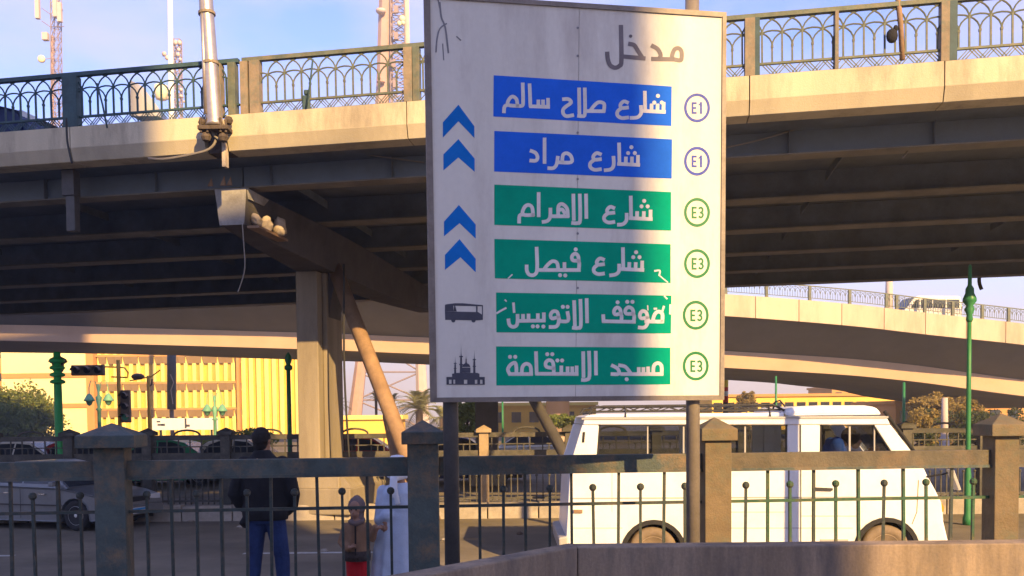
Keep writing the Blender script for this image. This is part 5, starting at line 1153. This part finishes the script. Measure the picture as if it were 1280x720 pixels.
def palm(label, px, py, Y, r, nf_, seed, m='palm'):
    c = P(px, py, Y); t = thing('palm_tree', label, 'palm tree', (c.x, Y, ROAD)); rnd = random.Random(seed)
    MB().tube([(c.x-.1, Y, ROAD), (c.x, Y, (ROAD+c.z)/2), tuple(c)], [.12*r, .10*r, .11*r], 9).build('trunk', 'bark', t, smooth=True)
    for k in range(nf_):
        a = k*2.399+rnd.random()*.3; el = rnd.uniform(-.15, 1.35); L_ = r*rnd.uniform(.8, 1.1); pts = []
        for i in range(7):
            s = i/6; e = el-1.2*s*s; pts.append(c+V((cos(a)*cos(el)*L_*s, sin(a)*cos(el)*L_*s, sin(el)*L_*s-.45*L_*s*s)))
        mb = MB().tube(pts, [.012*r]*6+[.003], 4, cap=False)
        for i in range(1, 14):
            s = i/13*6; j = min(5, int(s)); q = pts[j].lerp(pts[j+1], s-j); d = (pts[j+1]-pts[j]).normalized(); sd = d.cross(V((0, 0, 1))).normalized()
            for sg_ in (-1, 1):
                e = q+(sd*sg_*.8+d*.7+V((0, 0, -.12))).normalized()*r*.27*(1-.45*abs(i/13-.4)); w = d*.020*r
                mb.add([tuple(q-w), tuple(q+w), tuple(e)], [(0, 1, 2)])
        mb.build('frond', m, t)
palm('large dusty palm with a wide fan of fronds left of the sign bottom', 524, 512, 100, 4.1, 40, 1)
palm('small palm standing alone in front of the big tower legs', 470, 498, 75, 1.1, 18, 2); palm('small drooping palm between tower and large palm', 492, 500, 80, 1.2, 18, 3); palm('tiny palm just right of the pier', 424, 505, 90, 1.4, 16, 4)
palm('low bushy palm beside the left sign pole', 552, 522, 98, 2.6, 24, 5)
# ---------------------------------------------------------------- people
def blob(name, m, parent, limbs, balls=(), vox=.011, sm=2, extra=None):
    mb = MB()
    for l in limbs:
        pts, r = l[0], l[1]; fl = l[2] if len(l) > 2 else 1
        rr = list(r) if isinstance(r, (list, tuple)) else [r]*len(pts)
        mb.tube(pts, rr, 12, fl)
        for e, q in ((0, pts[0]), (-1, pts[-1])): mb.ball(tuple(q), rr[e]*.98, 10, 1, 1, 1)
    for b in balls: mb.ball(*b)
    if extra: extra(mb)
    o = mb.build(name, m, parent, world=True)
    md = o.modifiers.new('remesh', 'REMESH'); md.mode = 'VOXEL'; md.voxel_size = vox; md.use_smooth_shade = True
    if sm: s = o.modifiers.new('smooth', 'SMOOTH'); s.iterations = sm; s.factor = .5
    return o
def torso(mb, rings, n=16):
    """rings: (x, y, z, rx, ry)"""
    rings = [(*q(x, y, z), rx, ry) for x, y, z, rx, ry in rings]
    vs = [(x+rx*cos(2*pi*k/n), y+ry*sin(2*pi*k/n), z) for x, y, z, rx, ry in rings for k in range(n)]; m = len(rings)
    mb.add(vs, [(i*n+k, i*n+(k+1) % n, (i+1)*n+(k+1) % n, (i+1)*n+k) for i in range(m-1) for k in range(n)]+[tuple(range(n))[::-1], tuple(range((m-1)*n, m*n))])
def hand(mb, w, d, side, s=1.0, curl=.5):
    """w wrist, d pointing direction, side = thumb side"""
    w, d, side = V(w), V(d).normalized(), V(side).normalized(); nrm = d.cross(side)
    mb.tube([w, w+d*.045*s, w+d*.085*s], [.024*s, .036*s, .034*s], 10, .55)
    for k in range(4):
        b = w+d*.08*s+side*(.027-.018*k)*s; L_ = (.066, .074, .069, .054)[k]*s; e1 = b+(d*cos(curl*.5)+nrm*sin(curl*.5))*L_*.5; e2 = e1+(d*cos(curl*1.5)+nrm*sin(curl*1.5))*L_*.5
        mb.tube([b, e1, e2], [.0088*s, .0082*s, .0065*s], 7)
    b = w+d*.03*s+side*.026*s; mb.tube([b, b+(side*.7+d*.7)*.034*s, b+(side*.45+d*.9+nrm*.3)*.062*s], [.011*s, .010*s, .008*s], 7)
def headgeo(mb, c, s, face):
    """egg head, face direction"""
    c = V(c); f = V(face).normalized(); sd = f.cross(V((0, 0, 1))).normalized()
    mb.ball(tuple(c+V((0, 0, .02*s))), .078*s, 16, 1, 1.05, 1.22); mb.ball(tuple(c+f*.028*s-V((0, 0, .05*s))), .056*s, 14, 1, 1, 1.1)
    mb.tube([c+f*.075*s+V((0, 0, .012*s)), c+f*.098*s-V((0, 0, .025*s))], [.007*s, .011*s], 8)
    for k in (-1, 1): mb.ball(tuple(c+sd*.078*s*k), .02*s, 8, .6, 1, 1.4)
    mb.tube([c+f*.078*s+sd*.022*s-V((0, 0, .055*s)), c+f*.083*s-V((0, 0, .054*s)), c+f*.078*s-sd*.022*s-V((0, 0, .055*s))], .007*s, 6)
def eyes(parent, c, s, face):
    c = V(c); f = V(face).normalized(); sd = f.cross(V((0, 0, 1))).normalized()
    for k in (-1, 1): MB().ball(tuple(c+f*.070*s+sd*.03*s*k+V((0, 0, .012*s))), .011*s, 8).build('eye', 'hair', parent, smooth=True)
# man in black jacket, seen from behind
mp_ = P(331, 600, 8.45); X, Y = mp_.x, 8.45
man = thing('person', 'man in black jacket and blue jeans standing with his back to us, hands in pockets', 'person', (X, Y, 0))
fc = V((.45, .9, -.05)).normalized()
hc = V((X-.02, Y+.02, 1.585))
def q(x, y, z): return V((X+x, Y+y, z))
blob('body', 'skin', man, [([q(-.02,0,1.36), q(-.015,.01,1.50)], [.06,.052]), ([q(-.02,0,1.38), q(0,0,1.05)], [.11,.12]), ([q(-.09,0,.95), q(-.12,0,.5), q(-.15,0,.10)], [.075,.05,.036]), ([q(.09,0,.95), q(.14,.02,.5), q(.16,.03,.10)], [.075,.05,.036]), ([q(0,0,1.1), q(0,0,.92)], .11),
    ([q(-.19,0,1.34), q(-.27,-.02,1.08), q(-.2,.12,.95)], [.04,.035,.028]), ([q(.17,0,1.34), q(.26,0,1.08), q(.19,.12,.95)], [.04,.035,.028])], extra=lambda mb: (headgeo(mb, hc, 1, fc), hand(mb, q(-.2,.12,.95), (.6,.3,-.8), (.3,.9,0)), hand(mb, q(.19,.12,.95), (-.6,.3,-.8), (-.3,.9,0))), vox=.0095)
mbh = MB(); mbh.ball(tuple(hc+V((-.008, -.018, .035))), .090, 16, 1, 1.06, 1.13); mbh.ball(tuple(hc+V((-.012, -.04, -.03))), .070, 12, 1, .8, 1.0)
h = mbh.build('hair', 'hair', man); md = h.modifiers.new('r', 'REMESH'); md.mode = 'VOXEL'; md.voxel_size = .011; md.use_smooth_shade = True
def jk(mb):
    torso(mb, [(0,0,.83,.215,.135), (0,0,.90,.225,.145), (.005,0,1.0,.215,.14), (0,0,1.15,.22,.145), (-.005,0,1.28,.225,.14), (-.01,0,1.37,.20,.12), (-.015,0,1.43,.13,.09), (-.018,0,1.48,.085,.08), (-.018,0,1.50,.075,.07)])
    mb.tube([q(-.15,-.05,.86), q(-.19,-.09,.80), q(-.17,-.07,.765)], [.05,.045,.02], 8)
blob('jacket', 'jacket', man, [([q(-.19,0,1.37), q(-.245,-.01,1.22), q(-.285,-.03,1.08), q(-.25,.05,.97), q(-.19,.10,.91)], [.078,.072,.066,.058,.05]), ([q(.17,0,1.37), q(.235,0,1.22), q(.275,-.02,1.07), q(.245,.05,.96), q(.18,.1,.90)], [.078,.072,.066,.058,.05])], extra=jk, vox=.012)
def tr(mb): torso(mb, [(0,0,.80,.165,.115), (.005,0,.86,.175,.125), (0,0,.95,.17,.12)])
blob('trousers', 'jeans', man, [([q(-.085,0,.86), q(-.10,0,.68), q(-.115,.01,.48), q(-.13,0,.25), q(-.15,-.01,.06)], [.098,.09,.074,.064,.062]), ([q(.09,0,.86), q(.115,0,.68), q(.145,.02,.48), q(.155,.02,.25), q(.165,.02,.06)], [.098,.09,.074,.064,.062])], extra=tr, vox=.012, sm=1)
for s_, nm in ((-.15, 0), (.165, 0)): blob('shoe', 'black', man, [([q(s_,-.06,.045), q(s_,.08,.04), q(s_+.01,.17,.03)], [.045,.045,.032])], vox=.012)
# adult in pale blue robe
ap = P(497, 600, 9.35); X, Y = ap.x, 9.35; zb_ = ROAD
def q(x, y, z): return V((X+x, Y+y, zb_+z))
ad = thing('person', 'person in pale blue robe, white cap and scarf holding a child by the hand', 'person', (X, Y, zb_))
fc = V((-.55, -.75, -.25)).normalized(); hc = q(.0, 0, 1.49)
HX, HZ = P(482, 660, 9.2).x-X, P(482, 660, 9.2).z-zb_
blob('body', 'skin', ad, [([q(.02,0,1.2), q(.03,0,1.36)], [.06,.05]), ([q(0,0,1.2), q(0,0,.8)], [.11,.12]), ([q(-.08,0,.8), q(-.09,0,.1)], [.07,.035]), ([q(.08,0,.8), q(.09,0,.1)], [.07,.035]), ([q(-.16,0,1.2), q(-.19,-.05,.95), q(HX+.0,-.12,HZ+.05)], [.04,.034,.026]), ([q(.17,0,1.2), q(.22,0,.95), q(.22,-.05,.72)], [.04,.034,.026])],
     extra=lambda mb: (headgeo(mb, hc, .97, fc), hand(mb, q(HX,-.12,HZ+.05), (.05,-.1,-1), (-1,-.1,0), .95, .9), hand(mb, q(.22,-.05,.72), (0,-.1,-1), (0,-1,0), .95)), vox=.009)
eyes(ad, hc, .97, fc)
def rb(mb):
    rg = [(0,0,.04,.30,.21), (0,0,.25,.275,.19), (0,0,.6,.235,.165), (.01,0,.85,.21,.15), (.01,0,1.05,.20,.14), (.012,0,1.2,.195,.125), (.015,0,1.27,.14,.09), (.02,0,1.31,.075,.07)]
    n = 72; vs = []; R_ = []
    for i in range(29):
        t = i/28*7; j = min(6, int(t)); R_.append(tuple(lerp(rg[j][c], rg[j+1][c], t-j) for c in range(5)))
    for x, y, z, rx, ry in R_:
        f = .055*max(0, 1-z/1.1)+.012; c = q(x, y, z); rx *= 1.13 if z < 1.1 else 1
        for k in range(n):
            a = 2*pi*k/n; r = 1+f*(sin(9*a+1.5*z)+.5*sin(17*a-2*z)); vs.append((c.x+rx*r*cos(a), c.y+ry*r*sin(a), c.z))
    m = len(R_); mb.add(vs, [(i*n+k, i*n+(k+1) % n, (i+1)*n+(k+1) % n, (i+1)*n+k) for i in range(m-1) for k in range(n)]+[tuple(range(n))[::-1], tuple(range((m-1)*n, m*n))])
def rb_old(mb): torso(mb, [(.0,0,.04,.30,.21), (0,0,.25,.275,.19), (0,0,.6,.235,.165), (.01,0,.85,.21,.15), (.01,0,1.05,.20,.14), (.012,0,1.2,.195,.125), (.015,0,1.27,.14,.09), (.02,0,1.31,.075,.07)], 40)
o = blob('robe', 'robe', ad, [([q(-.155,0,1.22), q(-.175,-.03,1.05), q(-.19,-.06,.92), q(HX+.02,-.10,HZ+.13)], [.068,.066,.064,.075]), ([q(.17,0,1.21), q(.23,0,.95), q(.225,-.04,.76)], [.068,.064,.072])], extra=rb, vox=.012)
tx = bpy.data.textures.new('folds', 'WOOD'); tx.noise_scale = .12; tx.wood_type = 'BANDNOISE'; tx.turbulence = 6
dm = o.modifiers.new('folds', 'DISPLACE'); dm.texture = tx; dm.strength = .006; dm.mid_level = .5; dm.texture_coords = 'LOCAL'
mb = MB(); mb.lathe([(.088, -.02), (.092, .02), (.085, .055), (.06, .075), (.01, .083)], tuple(hc+V((0, 0, .03))), 20, 1, 1.06); mb.build('cap', 'white_cloth', ad, smooth=True)
def sc(mb):
    mb.tube([hc+V((-.09,-.02,-.09)), hc+V((0,-.09,-.12)), hc+V((.09,0,-.10)), hc+V((.02,.09,-.09)), hc+V((-.08,.03,-.09))], .042, 10)
    mb.tube([hc+V((-.02,-.11,-.12)), hc+V((-.01,-.15,-.25)), hc+V((.02,-.155,-.40))], [.035,.034,.03], 10, .4); mb.tube([hc+V((-.04,-.10,-.12)), hc+V((-.045,-.15,-.25)), hc+V((-.03,-.15,-.33))], [.03,.03,.025], 10, .4)
blob('scarf', 'white_cloth', ad, [], extra=sc, vox=.011)
for s_ in (-.10, .11): blob('shoe', 'black', ad, [([q(s_,.05,.04), q(s_-.03,-.10,.035), q(s_-.05,-.16,.03)], [.042,.042,.03])], vox=.012)
# child
cp = P(446, 640, 9.2); X, Y = cp.x, 9.2; KX = X
AXh = P(482, 660, 9.2).x
def q(x, y, z): return V((X+x, Y+y, zb_+z))
ch = thing('person', 'small child in brown hooded jacket and red trousers holding an adult hand', 'person', (X, Y, zb_))
fc = V((-.15, -.95, -.22)).normalized(); hc = q(-.012, 0, 1.05)
hz = P(478, 659, 9.2).z-zb_; hx = AXh-X-.02
blob('body', 'skin', ch, [([q(0,0,.9), q(-.005,0,.98)], [.045,.04]), ([q(0,0,.88), q(0,0,.6)], [.08,.085]), ([q(-.05,0,.6), q(-.06,0,.08)], [.05,.028]), ([q(.05,0,.6), q(.06,0,.08)], [.05,.028]),
    ([q(-.10,0,.86), q(-.14,-.03,.70), q(-.06,-.12,.66)], [.032,.028,.022]), ([q(.10,0,.86), q(.17,-.03,.76), q(hx-.05,-.10,hz+.005)], [.032,.028,.022])],
    extra=lambda mb: (headgeo(mb, hc, .86, fc), hand(mb, q(-.06,-.12,.66), (.9,-.2,.25), (0,-.3,1), .72, .8), hand(mb, q(hx-.05,-.10,hz+.005), (1,-.1,.05), (0,-.4,1), .72, .9)), vox=.0085)
eyes(ch, hc, .86, fc)
def jc(mb): torso(mb, [(0,0,.52,.125,.10), (0,0,.58,.135,.105), (0,0,.70,.135,.10), (0,0,.82,.13,.095), (0,0,.89,.10,.08), (0,0,.93,.06,.06)])
blob('jacket', 'brown_cloth', ch, [([q(-.11,0,.86), q(-.155,-.02,.70), q(-.09,-.10,.655)], [.052,.05,.042]), ([q(.11,0,.86), q(.165,-.03,.745), q(hx-.075,-.09,hz+.01)], [.052,.048,.038])], extra=jc, vox=.011)
MB().lathe([(.134, -.045), (.140, 0), (.138, .06)], tuple(q(0, 0, .555)), 18, 1, .8).build('jacket_hem', 'hem_dark', ch, smooth=True)
hcc = hc-fc*.040+V((0, 0, .012))
blob('hood', 'brown_dark', ch, [([hc-fc*.05+V((0, 0, -.03)), q(0, .03, .93)], [.075, .07])], extra=lambda mb: (mb.ball(tuple(hcc), .094, 18, 1, 1, 1.16), mb.ball(tuple(hcc+V((0, .015, .07))), .05, 12)), vox=.0085)
MB().box(X-.006, X+.006, Y-.117, Y-.09, zb_+.58, zb_+.88).build('zip', 'hair', ch)
blob('collar', 'brown_dark', ch, [([q(-.06,-.05,.92), q(0,-.085,.90), q(.06,-.05,.92), q(.06,.05,.93), q(-.05,.06,.93), q(-.06,-.05,.92)], .028)], vox=.01)
blob('trousers', 'red_cloth', ch, [([q(-.05,0,.58), q(-.055,0,.32), q(-.06,0,.07)], [.075,.062,.05]), ([q(.05,0,.58), q(.05,-.01,.32), q(.055,0,.07)], [.075,.062,.05])], extra=lambda mb: torso(mb, [(0,0,.5,.11,.085), (0,0,.6,.115,.09)]), vox=.011)
for s_ in (-.06, .055): blob('shoe', 'black', ch, [([q(s_,.03,.03), q(s_,-.09,.028)], [.034,.034])], vox=.01)
# van driver
dv = thing('person', 'van driver in a blue shirt with dark hair seen through the door window', 'person', (VV(1050, 0).x, VY+.5, ROAD+.66))
X, Y, zb_ = P(1043, 560, VY+.48).x, VY+.48, ROAD+.29
hc = P(1066, 549, Y); fc = V((1, -.35, -.1)).normalized()
blob('body', 'skin', dv, [([q(.04,0,1.3), hc], [.055,.05]), ([q(0,0,1.2), q(-.04,0,.75)], [.11,.12]), ([q(.06,-.1,1.2), q(.2,-.15,1.05), q(.42,-.1,1.22)], [.04,.035,.028]), ([q(.06,.12,1.2), q(.22,.1,1.05), q(.45,.1,1.2)], [.04,.035,.028]), ([q(-.03,-.09,.75), q(.38,-.12,.74), q(.42,-.12,.35)], [.075,.055,.04]), ([q(-.03,.09,.75), q(.38,.1,.74), q(.42,.1,.35)], [.075,.055,.04])],
     extra=lambda mb: (headgeo(mb, hc, 1.1, fc), hand(mb, q(.42,-.1,1.22), (1,0,.3), (0,0,1), 1, 1.2), hand(mb, q(.45,.1,1.2), (1,0,.3), (0,0,1), 1, 1.2)), vox=.012)
mbh = MB(); mbh.ball(tuple(hc+V((-.03, .0, .035))), .118, 14, 1, 1, 1.05); mbh.build('hair', 'hair', dv, smooth=True)
blob('shirt', 'blue_shirt', dv, [([q(-.02,-.14,1.33), q(.0,-.2,1.24), q(.1,-.2,1.1)], [.085,.075,.06]), ([q(0,.14,1.32), q(.05,.2,1.2), q(.12,.2,1.1)], [.08,.07,.06])], extra=lambda mb: torso(mb, [(-.06,0,.72,.13,.17), (-.06,0,.9,.125,.17), (-.04,0,1.15,.125,.19), (-.02,0,1.30,.11,.17), (.01,0,1.38,.07,.08)]), vox=.014)
# thin haze volume added to lift the dark tones
hz_ = MB().box(-1410, 1410, -310, 2210, ROAD-1.2, 74).build('haze', 'dust'); hz_['kind'] = 'stuff'
hm = bpy.data.materials.new('thin_haze'); hm.use_nodes = True; hn = hm.node_tree.nodes; hn.clear()
ho = hn.new('ShaderNodeOutputMaterial'); hv = hn.new('ShaderNodeVolumePrincipled'); hv.inputs['Color'].default_value = (.93, .93, .95, 1); hv.inputs['Density'].default_value = HAZE; hv.inputs['Anisotropy'].default_value = .1
hm.node_tree.links.new(hv.outputs[0], ho.inputs['Volume']); hz_.data.materials[0] = hm
# scattered street bits
rnd = random.Random(3)
for i, (px, py, l) in enumerate(((238, 652, 'pale scrap of paper on the shaded road right of the grey car'), (300, 660, 'small pale pebble on the road left of the man in black'), (556, 676, 'small stone on the sunlit road behind the sign pole'), (650, 668, 'small dark stone on the sunlit road under the sign'), (405, 690, 'tiny scrap on the road near the child'))):
    g = PG(px, py, ROAD); m = MB().ball((g.x, g.y, ROAD+.02), .05, 8, 1.3, 1, .5); m.v = [v+V((rnd.uniform(-.01, .01),)*3) for v in m.v]; tag(m.build('road_scrap', 'kerb' if i != 3 else 'bark'), l, 'litter')
for o in list(COL.objects):
    if 'u' in o: del o['u']
